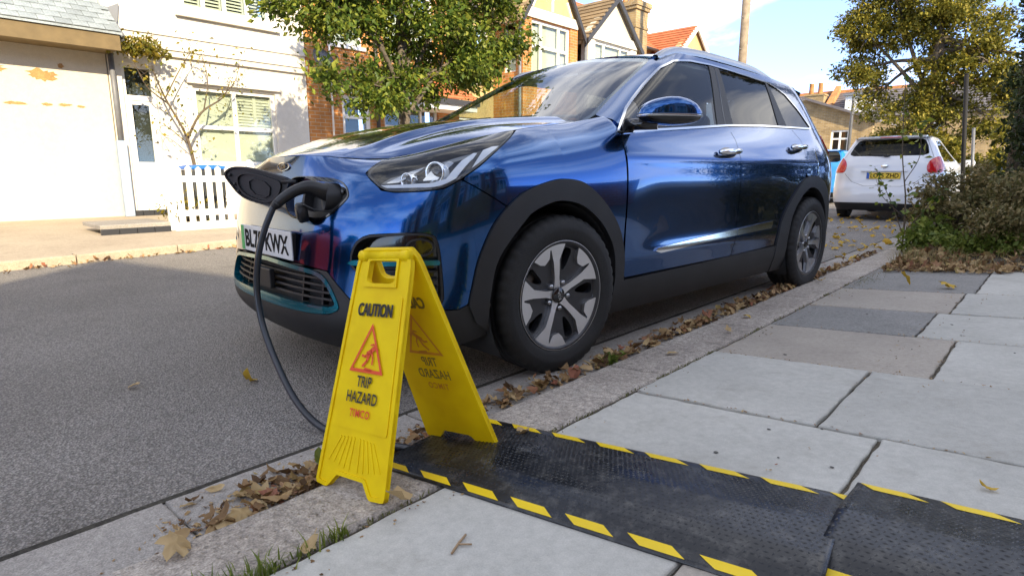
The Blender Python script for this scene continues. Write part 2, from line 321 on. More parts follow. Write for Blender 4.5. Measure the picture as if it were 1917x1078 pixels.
# paving: rows between transverse joints, first flag narrow or wide as in the photograph
rows = [(-2.75, -2.15, [1.62, 2.25, 2.9]), (-2.15, -1.62, [1.90, 2.5, 3.1]), (-1.62, -0.93, [1.90, 2.55, 3.2]), (-0.93, -0.165, [2.06, 2.7, 3.4]), (-0.165, 0.494, [1.898, 2.85, 3.5]), (0.494, 1.165, [2.08, 2.75, 3.4]), (1.165, 1.79, [1.93, 2.6, 3.3]), (1.79, 2.50, [1.98, 2.65, 3.3]), (2.50, 3.62, [2.02, 2.7, 3.3]), (-3.4, -2.75, [1.9, 2.5, 3.2]), (-4.1, -3.4, [2.1, 2.8, 3.4])]
tone = {(1.165, 0): m_slab_dark, (0.494, 0): m_slab_brown, (1.79, 0): m_slab_brown, (2.50, 0): m_slab_dark, (-1.62, 1): m_slab_brown}
k = 0
for a, b, xs in rows:
    x0 = 1.294
    for j, x1 in enumerate(xs + [4.2]):
        g = 0.005; dz = random.uniform(-0.003, 0.003)
        slab_mesh('paving_slab', [(x0 + g, a + g), (x1 - g, a + g), (x1 - g, b - g), (x0 + g, b - g)], lambda x, y, dz=dz: pz(x) + dz, 0.05, 0.0045, tone.get((a, j), m_slab), bed, 0.0035, 0.05, 200 + k); k += 1; x0 = x1
# planting bed beyond the paving
def bedz(x, y): return pz(min(x, 2.2)) - 0.012 + 0.03 * min(1, max(0, (y - 3.59) / .8)) + 0.05 * math.sin(x * 3 + y * 1.3) * math.sin(y * 2.1) * min(1, (x - 1.33) * 2) * min(1, max(0, (y - 3.59) / .5)) + 0.06 * min(1, max(0, x - 1.33)) * min(1, max(0, (y - 3.59) / .8))
bed2 = []
nx, ny = 24, 60
for j in range(ny + 1):
    for i in range(nx + 1):
        x = 1.33 + 3.4 * i / nx; y = 3.59 + 16 * j / ny
        bed2.append((x, y, bedz(x, y)))
tag(mk('planting_bed', bed2, [(j * (nx + 1) + i, j * (nx + 1) + i + 1, (j + 1) * (nx + 1) + i + 1, (j + 1) * (nx + 1) + i) for j in range(ny) for i in range(nx)], m_earth, smooth=True), kind='structure')

# far side of the street: kerb, pavement, forecourt
def okx(y):
    return float(np.interp(y, [-6, -1.3, -0.4, 0.8, 3, 6, 60], [-4.1, -4.28, -4.42, -4.62, -4.75, -4.8, -4.8]))
fk = tag(mk('far_kerb', [(-5.2, -14, -0.02), (-4.95, -14, -0.02), (-4.95, 60, -0.02), (-5.2, 60, -0.02)], [(0, 1, 2, 3)], m_earth), kind='structure')
yy = list(np.arange(-9, 34, 0.92))
for i in range(len(yy) - 1):
    a, b = yy[i] + 0.006, yy[i + 1] - 0.006
    slab_mesh('kerb_stone', [(okx(a) - 0.16, a), (okx(a), a), (okx(b), b), (okx(b) - 0.16, b)], lambda x, y: 0.085, 0.14, 0.015, m_opp, fk, 0.003, 0.2, 700 + i)
vs = []; fs = []
for j, y in enumerate(np.arange(-14, 60, 0.5)):
    vs += [(okx(y) - 0.155, y, 0.08), (-10.4, y, 0.13)]
    if j: fs.append((2 * j - 2, 2 * j - 1, 2 * j + 1, 2 * j))
tag(mk('far_pavement', vs, [f[::-1] for f in fs], m_opp), kind='structure')

# ------------------------------------------------------------------ blue car: body surfaces (x to its left, y rearward, z up, metres)
def cub(xs,ys):
    # monotone-ish cubic (finite-difference hermite) interpolator, vector valued
    xs=np.array(xs,float); ys=np.array(ys,float)
    if ys.ndim==1: ys=ys[:,None]; sc=True
    else: sc=False
    h=np.diff(xs)[:,None]; d=np.diff(ys,axis=0)/h
    m=np.zeros_like(ys); m[0]=d[0]; m[-1]=d[-1]
    if len(xs)>2:
        m[1:-1]=(d[:-1]*h[1:]+d[1:]*h[:-1])/(h[1:]+h[:-1])
        bad=(d[:-1]*d[1:])<=0
        m[1:-1][bad]=0
    def f0(x):
        x=np.clip(np.asarray(x,float),xs[0],xs[-1])
        i=np.clip(np.searchsorted(xs,x,side='right')-1,0,len(xs)-2)
        hh=(xs[i+1]-xs[i])[...,None]; t=((x-xs[i]))[...,None]/hh
        return (2*t**3-3*t**2+1)*ys[i]+(t**3-2*t**2+t)*hh*m[i]+(-2*t**3+3*t**2)*ys[i+1]+(t**3-t**2)*hh*m[i+1]
    # fair the curve: gaussian smoothing of a dense table, ends extended straight
    n=1200; X=np.linspace(xs[0],xs[-1],n); Y=f0(X); dx=X[1]-X[0]; sg=.42*np.mean(np.diff(xs))/dx; k=int(3*sg)+1
    pre=Y[0]+(Y[0]-Y[1])*np.arange(k,0,-1)[:,None]; post=Y[-1]+(Y[-1]-Y[-2])*np.arange(1,k+1)[:,None]
    ker=np.exp(-.5*(np.arange(-k,k+1)/sg)**2); ker/=ker.sum(); E=np.concatenate([pre,Y,post])
    Y=np.stack([np.convolve(E[:,c],ker,'valid') for c in range(E.shape[1])],1)
    def f(x):
        x=np.asarray(x,float); q=np.clip((x-xs[0])/dx,0,n-1.000001); i=q.astype(int); t=(q-i)[...,None]
        r=Y[i]*(1-t)+Y[i+1]*t
        return r[...,0] if sc else r
    return f
ZJ=.78
YF=cub([.15,.20,.25,.30,.38,.50,.60,.68,.75,.80],[-.78,-.84,-.89,-.905,-.890,-.868,-.858,-.842,-.815,-.79])
W =cub([.15,.22,.30,.40,.50,.60,.70,.80,.90,.97,1.05,1.14,1.25,1.36,1.46,1.51],[.80,.84,.868,.876,.880,.885,.887,.884,.872,.850,.812,.766,.716,.665,.61,.572])
YR=cub([.15,.25,.40,.70,.90,1.05,1.14,1.30,1.46,1.51],[3.36,3.44,3.475,3.48,3.465,3.43,3.38,3.24,3.06,3.0])
Y0F=-.30; Y0R=2.72; NF=2.6; NR=3.0; K=.885
def side_mod(y,z):
    # scoop low on the doors, proud shoulder, flare over the wheels
    d=0.0
    door=1/(1+np.exp(-(y-.55)/.06))*1/(1+np.exp((y-2.15)/.06))
    d=d-.012*door*np.exp(-((z-.62)/.17)**2)
    d=d+.006*door*np.exp(-((z-.455)/.05)**2)
    d=d+.006*np.exp(-((z-.905)/.035)**2)*1/(1+np.exp(-(y-.2)/.1))
    return d
def contour(a,z,yf,y0,n):
    w=W(z); yr=YR(z)
    x=np.zeros_like(a); y=np.array(a,float)
    phi=np.clip((y0-a)/K,0,np.pi/2)
    c,s=np.cos(phi),np.sin(phi); bf=y0-yf
    rf=1/((c/w)**n+(s/bf)**n)**(1/n)
    ph2=np.clip((a-Y0R)/K,0,np.pi/2); c2,s2=np.cos(ph2),np.sin(ph2); br=yr-Y0R
    rr=1/((c2/w)**NR+(s2/br)**NR)**(1/NR)
    ws=w+side_mod(y,z)
    x=np.where(a<y0,rf*c,np.where(a>Y0R,rr*c2,ws)); y=np.where(a<y0,y0-rf*s,np.where(a>Y0R,Y0R+rr*s2,a))
    # fade side_mod past corners handled by logistic
    return np.stack([x,y,z+0*x],-1)
def low(a,z): return contour(a,z,YF(z),Y0F,NF)
TA=[-1.69,-1.45,-1.2,-1.05,-.89,-.77,-.65,-.53,-.42,-.3,-.178,0,.2,.41]
TP=[(0,-.765,.900),(.13,-.757,.900),(.265,-.732,.897),(.36,-.703,.889),(.475,-.668,.881),(.575,-.622,.881),(.635,-.525,.908),(.685,-.425,.938),(.713,-.335,.962),(.735,-.25,.982),(.752,-.166,.998),(.745,0,1.022),(.725,.2,1.048),(.74,.40,1.086)]
TF=cub(TA,TP)
LT=.30
def F(a,b):
    a=np.asarray(a,float); b=np.asarray(b,float); a,b=np.broadcast_arrays(a,b)
    z=np.minimum(b,ZJ)
    P=low(a,z)
    J=low(a,np.full_like(a,ZJ)); J0=low(a,np.full_like(a,ZJ-.02)); tg=(J-J0); tg/=np.linalg.norm(tg,axis=-1,keepdims=True)
    T=TF(a); h=np.linalg.norm(T-J,axis=-1,keepdims=True)*(.62+.16*np.clip(a/.4,0,1)[...,None])
    M=J+tg*h
    t=np.clip((b-ZJ)/LT,0,1)[...,None]
    Q=(1-t)**2*J+2*t*(1-t)*M+t*t*T
    return np.where((b>ZJ)[...,None],Q,P)
YW=cub([.97,1.06,1.10,1.2,1.3,1.4,1.46,1.52],[.04,.22,.30,.50,.69,.88,1.0,1.13])
def G(a,z):
    a=np.asarray(a,float); z=np.asarray(z,float); a,z=np.broadcast_arrays(a,z)
    yf=YW(z); return contour(a,z,yf,yf+.28,2.8)
def S(a,z):
    a=np.asarray(a,float); z=np.asarray(z,float); a,z=np.broadcast_arrays(a,z)
    return contour(a,z,np.full_like(z,-9.),np.full_like(z,-8.),2.5)
def HXE(y): return HXf(y)
_hy = [-.765, -.757, -.732, -.703, -.668, -.622, -.525, -.425, -.335, -.25, -.166, 0, .2, .30]
HXf = cub(_hy, [0.004, .13, .265, .36, .475, .575, .635, .685, .713, .735, .752, .745, .725, .715])
HZE = cub(_hy, [.900, .900, .897, .889, .881, .881, .908, .938, .962, .982, .998, 1.022, 1.048, 1.056])
HZC = cub([-.765, -.70, -.62, -.44, -.23, .1, .35], [.900, .925, .954, 1.010, 1.053, 1.090, 1.108])
def H(x, y):
    x = np.asarray(x, float); y = np.asarray(y, float); x, y = np.broadcast_arrays(x, y)
    xe = np.maximum(HXf(y), .02); r = np.clip(np.abs(x) / xe, 0, 1.1)
    zc = HZC(y); ze = HZE(y)
    z = zc - (zc - ze) * (0.55 * r ** 2 + 0.45 * r ** 4)
    # pressed crease running back from the inner lamp corner, with a shallow valley outboard of it
    xc = np.interp(y, [-.75, -.6, .35], [.30, .40, .56]); f = np.clip((y + .70) / .25, 0, 1)
    z = z + f * (.010 * np.exp(-((x - xc) / .035) ** 2) - .008 * np.exp(-((x - xc - .075) / .05) ** 2))
    return np.stack([x, y, z], -1)
RZC = cub([.95, 1.10, 1.4, 1.8, 2.4, 2.9, 3.15], [1.47, 1.508, 1.540, 1.550, 1.535, 1.495, 1.465])
RZE = cub([.95, 1.06, 1.3, 1.8, 2.4, 2.9, 3.15], [1.42, 1.447, 1.492, 1.502, 1.486, 1.445, 1.42])
def RF(x, y):
    x = np.asarray(x, float); y = np.asarray(y, float); x, y = np.broadcast_arrays(x, y)
    r = np.abs(x) / .582; zc = RZC(y); ze = RZE(y)
    return np.stack([x, y, zc - (zc - ze) * r ** 2.6], -1)
def WS(p, z):
    z = np.asarray(z, float); p = np.asarray(p, float); p, z = np.broadcast_arrays(p, z)
    return G(p + YW(z), z)

def sdf(poly, X, Y):
    poly = np.asarray(poly, float); d = np.full(X.shape, 1e9); s = np.ones(X.shape)
    n = len(poly)
    for i in range(n):
        a = poly[i]; b = poly[i - 1]; e = b - a; wx_ = X - a[0]; wy_ = Y - a[1]
        t = np.clip((wx_ * e[0] + wy_ * e[1]) / max(e @ e, 1e-12), 0, 1)
        d = np.minimum(d, (wx_ - e[0] * t) ** 2 + (wy_ - e[1] * t) ** 2)
        c1 = Y >= a[1]; c2 = Y < b[1]; c3 = e[0] * wy_ > e[1] * wx_
        fl = (c1 & c2 & c3) | (~c1 & ~c2 & ~c3); s = np.where(fl, -s, s)
    return s * np.sqrt(d)
def rnd_poly(poly, n=3):
    """soften the corners of a traced outline"""
    p = np.array(poly, float)
    for _ in range(n):
        q = np.roll(p, -1, 0); p = np.stack([.75 * p + .25 * q, .25 * p + .75 * q], 1).reshape(-1, 2)
    return p
def panel(fn, outer, holes=(), step=.012, off=0.0, thick=.012, gap=0.0, ring=None, xmin=None, doming=0.0):
    """trimmed piece of surface fn bounded by a 2-D outline; ring keeps only a band of that width along the outline"""
    outer = np.asarray(outer, float); lo = outer.min(0) - 2 * step; hi = outer.max(0) + 2 * step
    if xmin is not None: lo[0] = xmin
    na = int((hi[0] - lo[0]) / step) + 1; nb = int((hi[1] - lo[1]) / step) + 1
    A = lo[0] + step * np.arange(na + 1); B = lo[1] + step * np.arange(nb + 1)
    AA, BB = np.meshgrid(A, B, indexing='ij')
    D = sdf(outer, AA, BB) + gap
    if ring: D = np.maximum(D, -(D + ring))
    for h in holes: D = np.maximum(D, -(sdf(h, AA, BB) - gap))
    D[np.abs(D) < 1e-7] = -1e-7
    par = []; idx = {}; faces = []; bnd = []
    ins = D < 0
    def node(i, j):
        k = (i, j)
        if k not in idx: idx[k] = len(par); par.append((A[i], B[j]))
        return idx[k]
    def cut(i0, j0, i1, j1):
        k = (min((i0, j0), (i1, j1)), max((i0, j0), (i1, j1)))
        if k not in idx:
            d0, d1 = D[i0, j0], D[i1, j1]; t = d0 / (d0 - d1)
            idx[k] = len(par); par.append((A[i0] + (A[i1] - A[i0]) * t, B[j0] + (B[j1] - B[j0]) * t))
        return idx[k]
    cnt = ins[:-1, :-1].astype(int) + ins[1:, :-1] + ins[1:, 1:] + ins[:-1, 1:]
    for i, j in np.argwhere(cnt > 0):
        cs = [(i, j), (i + 1, j), (i + 1, j + 1), (i, j + 1)]
        if cnt[i, j] == 4: faces.append([node(*c) for c in cs]); continue
        poly = []; kind = []
        for q in range(4):
            c, n_ = cs[q], cs[(q + 1) % 4]
            if ins[c]: poly.append(node(*c)); kind.append(0)
            if ins[c] != ins[n_]: poly.append(cut(*c, *n_)); kind.append(1)
        if len(poly) >= 3:
            faces.append(poly)
            for q in range(len(poly)):
                if kind[q] and kind[(q + 1) % len(poly)]: bnd.append((poly[q], poly[(q + 1) % len(poly)]))
    if xmin is not None: pass
    pr_ = np.array(par); e = 1e-4
    P = fn(pr_[:, 0], pr_[:, 1])
    nrm = np.cross(fn(pr_[:, 0] + e, pr_[:, 1]) - fn(pr_[:, 0] - e, pr_[:, 1]), fn(pr_[:, 0], pr_[:, 1] + e) - fn(pr_[:, 0], pr_[:, 1] - e))
    l = np.linalg.norm(nrm, axis=1, keepdims=True); nrm = nrm / np.where(l < 1e-14, 1, l)
    o = off
    if doming:
        dd = -(sdf(outer, pr_[:, 0], pr_[:, 1]) + gap); o = off + doming * np.clip(dd / .02, 0, 1)[:, None] ** .5
    P = P + nrm * o
    V = [tuple(p) for p in P]; Nn = [tuple(p) for p in nrm]
    if thick:
        top = {}; low_ = {}
        for a, b in bnd:
            t = np.array(V[b]) - np.array(V[a]); sn = np.cross(t, nrm[a]); ln = np.linalg.norm(sn); sn = sn / ln if ln > 1e-12 else nrm[a]
            for q in (a, b):
                if q not in top:
                    top[q] = len(V); V.append(V[q]); Nn.append(tuple(sn)); low_[q] = len(V); V.append(tuple(np.array(V[q]) - nrm[q] * thick)); Nn.append(tuple(sn))
            faces.append([top[b], top[a], low_[a], low_[b]])
    return V, faces, Nn
def pmk(name, pan, mat, parent, mirror=False, both=False):
    V, Fc, N_ = pan
    if mirror or both:
        Vm = [(-x, y, z) for x, y, z in V]; Nm = [(-x, y, z) for x, y, z in N_]; Fm = [f[::-1] for f in Fc]
        if mirror: V, Fc, N_ = Vm, Fm, Nm
        else:
            b = len(V); V = V + Vm; N_ = N_ + Nm; Fc = Fc + [[i + b for i in f] for f in Fm]
    return mk(name, V, Fc, mat, parent, True, N_)

# ------------------------------------------------------------------ car materials
def paint(name, base, metal=.55, rough=.38):
    m, t, p = newmat(name); setp(p, base, rough, metal, 1.0, .5, .015)
    N = t.nodes.new; K = t.links.new; tcn = N('ShaderNodeTexCoord')
    n = N('ShaderNodeTexNoise'); n.inputs['Scale'].default_value = 5; n.inputs['Detail'].default_value = 8; K(tcn.outputs['Object'], n.inputs['Vector'])
    mr = N('ShaderNodeMapRange'); mr.inputs[1].default_value = .45; mr.inputs[2].default_value = .8; mr.inputs[3].default_value = .012; mr.inputs[4].default_value = .09; K(n.outputs['Fac'], mr.inputs[0]); K(mr.outputs[0], p.inputs['Coat Roughness'])
    return m
m_blue = paint('metallic_blue_paint', (.0002, .062, .22), 1.0, .14)
m_clad = plain('black_textured_plastic', (.014, .014, .015), .55, dirt=.35, bump=.25, bscale=500)
m_glossblk = plain('gloss_black', (.006, .006, .007), .12, coat=.5)
m_satblk = plain('satin_black', (.011, .011, .012), .5)
m_chrome = plain('chrome', (.78, .79, .80), .10, 1.0)
m_satin = plain('satin_metal', (.42, .43, .44), .30, 1.0)
m_teal = plain('teal_metallic_trim', (.004, .15, .20), .26, .7, .6)
m_rubber = plain('tyre_rubber', (.013, .013, .013), .72, dirt=.4, bump=.3, bscale=120)
m_alloy = plain('machined_alloy', (.70, .70, .71), .34, 1.0)
m_alloy_dark = plain('dark_grey_alloy', (.035, .036, .040), .42, .5, .4)
m_glass = glassmat('clear_glass', (.80, .88, .86), 0.0, 1.36)
m_tint = glassmat('privacy_glass', (.06, .065, .065), 0.0, 1.32)
m_lens = glassmat('lamp_lens', (.93, .95, .96), 0.0, 1.5)
m_int = plain('interior_dark', (.018, .018, .019), .7)
m_int2 = plain('interior_grey', (.20, .20, .195), .85)
m_lampin = plain('lamp_silver', (.55, .56, .58), .22, .9)
m_drl = plain('lamp_guide_white', (.62, .65, .70), .25, 0, .5)
m_white = plain('plate_white', (.62, .63, .63), .35, dirt=.12)
m_plate_yel = plain('plate_yellow', (.72, .50, .02), .35)
m_black_print = plain('black_print', (.006, .006, .006), .8, spec=.2)
m_green = plain('plate_green', (.02, .38, .10), .4)
m_eu = plain('plate_blue', (.02, .10, .45), .4)
m_red = plain('red_lamp', (.45, .008, .012), .12, 0, .8)
m_orange = plain('orange_label', (.75, .22, .02), .5)
m_disc = plain('brake_steel', (.18, .17, .16), .45, .9)

# ------------------------------------------------------------------ blue car
car = thing('car', 'blue electric crossover with black wheel arch trim, plugged in at its nose', 'car', (0, 0, 0), R(-3.29))
B_HEAD = [(-.87, .89), (-.842, .834), (-.80, .775), (-.746, .768), (-.646, .772), (-.578, .781), (-.518, .813), (-.446, .862), (-.334, .958), (-.205, 1.058), (-.180, 1.082), (-.30, 1.088), (-.53, 1.086), (-.70, 1.084), (-.79, 1.07), (-.83, .98)]
HEAD = rnd_poly(B_HEAD, 2)
P_PORT = rnd_poly([(-1.525, .845), (-1.43, .874), (-1.20, .868), (-1.005, .846), (-.945, .765), (-.952, .74), (-1.082, .660), (-1.25, .662), (-1.42, .668), (-1.53, .74)], 2)
FOG = rnd_poly([(-.955, .515), (-.905, .617), (-.76, .630), (-.628, .632), (-.606, .60), (-.597, .50), (-.592, .40), (-.60, .380), (-.66, .382), (-.78, .42), (-.88, .47)], 2)
GR_OUT = rnd_poly([(-2.2, .497), (-1.69, .497), (-1.33, .487), (-1.13, .478), (-1.06, .45), (-1.0, .37), (-1.0, .345), (-1.08, .322), (-1.442, .318), (-1.69, .318), (-2.2, .318)], 2)
GR_IN = rnd_poly([(-2.2, .481), (-1.69, .481), (-1.33, .471), (-1.135, .463), (-1.075, .437), (-1.018, .372), (-1.024, .358), (-1.09, .350), (-1.442, .352), (-1.69, .354), (-2.2, .354)], 2)
ARCH_F = [(-.500, .372), (-.486, .43), (-.454, .546), (-.382, .67), (-.262, .758), (-.118, .798), (-.006, .806), (.122, .782), (.25, .698), (.352, .586), (.398, .47), (.405, .36)]
ARCH_FI = [(-.40, .15), (-.418, .30), (-.412, .40), (-.375, .533), (-.259, .652), (-.19, .697), (-.061, .727), (.077, .706), (.205, .633), (.289, .545), (.325, .47), (.338, .377), (.33, .15)]
ARCH_R = [(2.09, .36), (2.10, .42), (2.144, .537), (2.249, .661), (2.417, .777), (2.520, .806), (2.608, .815), (2.726, .803), (2.845, .752), (2.945, .66), (3.02, .54), (3.06, .42)]
ARCH_RI = [(2.30, .15), (2.26, .30), (2.262, .42), (2.30, .56), (2.39, .66), (2.50, .72), (2.606, .736), (2.739, .702), (2.865, .61), (2.95, .48), (2.98, .34), (2.96, .15)]
def spl(l, n=5): return [(float(p[0]), float(p[1])) for p in smooth_pts(l, n)]
ARCH_F0 = ARCH_F; ARCH_F = spl(ARCH_F); ARCH_FI = ARCH_FI[:1] + spl(ARCH_FI[1:-1]) + ARCH_FI[-1:]; ARCH_R0 = ARCH_R; ARCH_R = spl(ARCH_R); ARCH_RI = ARCH_RI[:1] + spl(ARCH_RI[1:-1]) + ARCH_RI[-1:]
BUMP = [(-2.1, .505), (-1.69, .505), (-1.33, .498), (-1.066, .482), (-.946, .392), (-.89, .366), (-.538, .356)] + ARCH_F[:16] + [(-.334, .714), (-.518, .813)] + B_HEAD[5:0:-1] + [(-.87, .89), (-.83, .98), (-.79, 1.07), (-.77, 1.082), (-2.1, 1.082)]
CLIPX = -1.69
def FC(a, b): return F(np.maximum(a, -1.6903), b)
GAP = .0022
# front bumper: the side facing the camera carries the charging bay
pmk('bumper', panel(F, BUMP, [P_PORT, FOG], .010, 0, .02, GAP, xmin=CLIPX), m_blue, car)
pmk('bumper', panel(F, BUMP, [FOG], .012, 0, .02, GAP, xmin=CLIPX), m_blue, car, True)
LOWER = [(-2.1, .505), (-1.69, .505), (-1.33, .498), (-1.066, .482), (-.946, .392), (-.89, .366), (-.538, .356), (-.500, .372), (-.40, .372), (-.418, .30), (-.40, .24), (-.60, .19), (-1.0, .17), (-2.1, .17)]
pmk('lower_bumper', panel(F, LOWER, [GR_OUT], .010, 0, .02, GAP, xmin=CLIPX), m_clad, car, both=True)
gsur = pmk('grille_surround', panel(F, GR_OUT, [GR_IN], .006, .003, .05, 0, xmin=CLIPX), m_teal, car, both=True)
gr = pmk('grille', panel(F, GR_OUT, (), .03, -.055, 0, 0, xmin=CLIPX), m_int, car, both=True)
for z in (.378, .402, .426, .450):
    V, Fc, N_ = panel(F, [(-2.1, z - .004), (-1.045 - (z - .36) * .55, z - .004), (-1.045 - (z - .36) * .55, z + .004), (-2.1, z + .004)], (), .008, -.018, .03, 0, xmin=CLIPX)
    pmk('grille_bar', (V, Fc, N_), m_clad, gr, both=True)
for a in (-1.30, -1.14):
    pmk('grille_rib', panel(F, [(a, .355), (a + .012, .355), (a + .012, .47), (a, .47)], (), .006, -.03, .03, 0), m_satblk, gr)
    pmk('grille_rib', panel(F, [(a, .355), (a + .012, .355), (a + .012, .47), (a, .47)], (), .006, -.03, .03, 0), m_satblk, gr, True)
MB().box(-.075, .075, -.893, -.872, .372, .452).build('radar_cover', m_satblk, car, bevel=.004)
# fog lamp bays, with the teal blade
for mir in (False, True):
    fb = pmk('fog_lamp_bay', panel(F, FOG, (), .012, -.045, 0, -.002), m_glossblk, car, mir)
    pmk('bay_rim', panel(F, FOG, (), .006, .002, .05, 0, ring=.008), m_satblk, fb, mir)
    pmk('trim_blade', panel(F, [(-.955, .518), (-.93, .512), (-.603, .520), (-.602, .536), (-.80, .537), (-.93, .530)], (), .006, .004, .04), m_teal, fb, mir)
    for z in (.492, .462, .432, .405):
        pmk('bay_bar', panel(F, [(-.86 + (.50 - z) * 1.1, z), (-.61, z), (-.61, z + .007), (-.86 + (.50 - z) * 1.1, z + .007)], (), .006, -.014, .03), m_satblk, fb, mir)
    e = [(-.672 + .052 * math.cos(t), .580 + .033 * math.sin(t)) for t in np.linspace(0, 2 * math.pi, 24, endpoint=False)]
    fl = pmk('fog_lamp', panel(F, e, (), .005, -.02, .02), m_glossblk, fb, mir); pmk('lamp_rim', panel(F, e, (), .004, -.012, .02, 0, ring=.007), m_satblk, fb, mir)
    pmk('lamp_glass', panel(F, e, (), .006, -.014, 0), m_lens, fb, mir)
    # fenders
    FEND = [(-.518, .813), (-.334, .714)] + ARCH_F[20:51] + [(.398, .40), (.398, .593), (.406, .844), (.402, .95), (.41, 1.0), (.425, 1.082), (-.17, 1.082)] + [(-.205, 1.058), (-.334, .958), (-.446, .862)]
    pmk('fender', panel(F, FEND, (), .010, 0, .02, GAP), m_blue, car, mir)
    # wheel arch trims and sill
    AO = ARCH_F[:-1] + [(.412, .36), (.40, .17)]
    AI = ARCH_FI
    ring_f = [(-.395, .245), (-.47, .30), (-.500, .365)] + ARCH_F[1:] + [(.45, .25), (.40, .19), (.33, .19)] + ARCH_FI[-2:0:-1]
    pmk('wheel_arch_trim', panel(F, ring_f, (), .008, .010, .05, 0), m_clad, car, mir)
    ring_r = [(2.30, .19), (2.12, .19), (2.09, .26)] + ARCH_R + [(3.08, .30), (2.97, .20)] + ARCH_RI[-2:0:-1]
    pmk('wheel_arch_trim', panel(S, ring_r, (), .008, .010, .05, 0), m_clad, car, mir)
    pmk('sill_trim', panel(S, [(.36, .19), (.415, .348), (1.0, .352), (2.10, .368), (2.13, .30), (2.16, .19)], (), .012, .006, .05, 0), m_clad, car, mir)
    # doors
    FD = [(.415, .358), (.406, .593), (.414, .844), (.404, .95), (.392, 1.003), (.70, 1.028), (1.018, 1.053), (1.494, 1.092), (1.528, 1.018), (1.512, .886), (1.526, .634), (1.508, .466), (1.47, .360)]
    fd = pmk('front_door', panel(S, FD, (), .012, 0, .02, GAP), m_blue, car, mir)
    RD = [(1.47, .360), (1.508, .466), (1.526, .634), (1.512, .886), (1.528, 1.018), (1.494, 1.092), (2.0, 1.117), (2.44, 1.130), (2.532, 1.054), (2.522, .974), (2.50, .83)] + ARCH_R[22:3:-1] + [(2.09, .374)]
    rd = pmk('rear_door', panel(S, RD, (), .012, 0, .02, GAP), m_blue, car, mir)
    CH = [(.655, .462), (.675, .477), (1.30, .506), (2.0, .534), (2.004, .515), (1.975, .489), (1.3, .472), (.70, .450)]
    for d_, lo_, hi_ in ((fd, .6, 1.507), (rd, 1.511, 2.1)):
        sub = [(min(max(a, lo_), hi_), b) for a, b in CH]
        if d_ is rd: sub = [(1.511, .514), (2.0, .534), (2.004, .515), (1.975, .489), (1.511, .477)]
        else: sub = [(.655, .462), (.675, .477), (1.30, .506), (1.507, .514), (1.507, .477), (1.3, .472), (.70, .450)]
        pmk('trim_strip', panel(S, sub, (), .006, .010, .014), m_chrome, d_, mir)
    sx = -1 if mir else 1
    def on_s(y, z, o=0.0):
        p = S(np.array([y]), np.array([z]))[0]; return (sx * (p[0] + o), p[1], p[2])
    for d_, y0_, y1_, z0_, z1_ in ((fd, 1.262, 1.505, .946, .957), (rd, 2.285, 2.525, 1.001, 1.010)):
        hb = MB(); pts = []; 
        for t in np.linspace(0, 1, 13):
            y = y0_ + (y1_ - y0_) * t; z = z0_ + (z1_ - z0_) * t; pts.append(on_s(y, z, .012 + .030 * math.sin(math.pi * min(1, max(0, t))) ** .5))
        hb.tube(pts, [.006 + .012 * math.sin(math.pi * (.04 + .92 * t)) ** .45 for t in np.linspace(0, 1, 13)], 12); hb.build('handle', m_chrome, d_, True)
        c = on_s((y0_ + y1_) / 2 + .0, (z0_ + z1_) / 2 - .018, -.002)
        pmk('handle_cup', panel(S, [((y0_ + y1_) / 2 + .085 * math.cos(t), (z0_ + z1_) / 2 - .008 + .030 * math.sin(t)) for t in np.linspace(0, 6.283, 20, endpoint=False)], (), .008, .0015, 0), m_glossblk, d_, mir)
    # rear quarter, tail lamp, rear bumper
    RQ = [(2.44, 1.130), (2.532, 1.054), (2.522, .974), (2.50, .83)] + ARCH_R[25:52] + [(3.05, .47), (4.12, .47), (4.12, 1.15), (2.85, 1.15)]
    TL = rnd_poly([(3.04, 1.10), (3.10, .97), (3.30, .93), (3.75, .97), (3.75, 1.03), (3.4, 1.08), (3.15, 1.12)], 2)
    pmk('rear_quarter', panel(S, RQ, [TL], .014, 0, .02, GAP), m_blue, car, mir)
    pmk('tail_lamp', panel(S, TL, (), .010, .006, .03, .001), m_red, car, mir)
    pmk('rear_bumper', panel(S, [(3.06, .20), (3.06, .465), (4.11, .465), (4.11, .20)], (), .02, .004, .02, 0), m_clad, car, mir)
    # window line
    DLO = [(.372, 1.004), (.42, 1.048), (.526, 1.132), (.742, 1.263), (.90, 1.350), (.958, 1.379), (1.126, 1.433), (1.336, 1.458), (1.576, 1.466), (1.80, 1.462), (2.074, 1.450), (2.344, 1.436), (2.45, 1.415), (2.56, 1.378), (2.692, 1.282), (2.836, 1.150), (2.79, 1.141), (2.44, 1.132), (2.0, 1.119), (1.496, 1.094), (1.018, 1.055), (.70, 1.030), (.43, 1.006)]
    pmk('window_trim', panel(G, DLO, (), .006, .006, .02, 0, ring=.0105), m_chrome, car, mir)
    W1 = [(.64, 1.036), (.60, 1.165), (.742, 1.252), (.90, 1.339), (.958, 1.366), (1.126, 1.420), (1.336, 1.446), (1.552, 1.450), (1.372, 1.096), (1.018, 1.067)]
    pmk('front_side_window', panel(G, W1, (), .012, 0, .004, 0), m_glass, car, mir)
    pmk('mirror_sail', panel(G, [(.43, 1.018), (.44, 1.05), (.53, 1.125), (.612, 1.170), (.652, 1.036)], (), .008, .003, .02, 0), m_glossblk, car, mir)
    pmk('centre_pillar', panel(G, [(1.372, 1.096), (1.552, 1.452), (1.672, 1.450), (1.566, 1.108)], (), .010, .004, .02, 0), m_satblk, car, mir)
    pmk('pillar_gap', panel(G, [(1.462, 1.098), (1.612, 1.452), (1.618, 1.452), (1.468, 1.098)], (), .006, .0052, 0, 0), m_glossblk, car, mir)
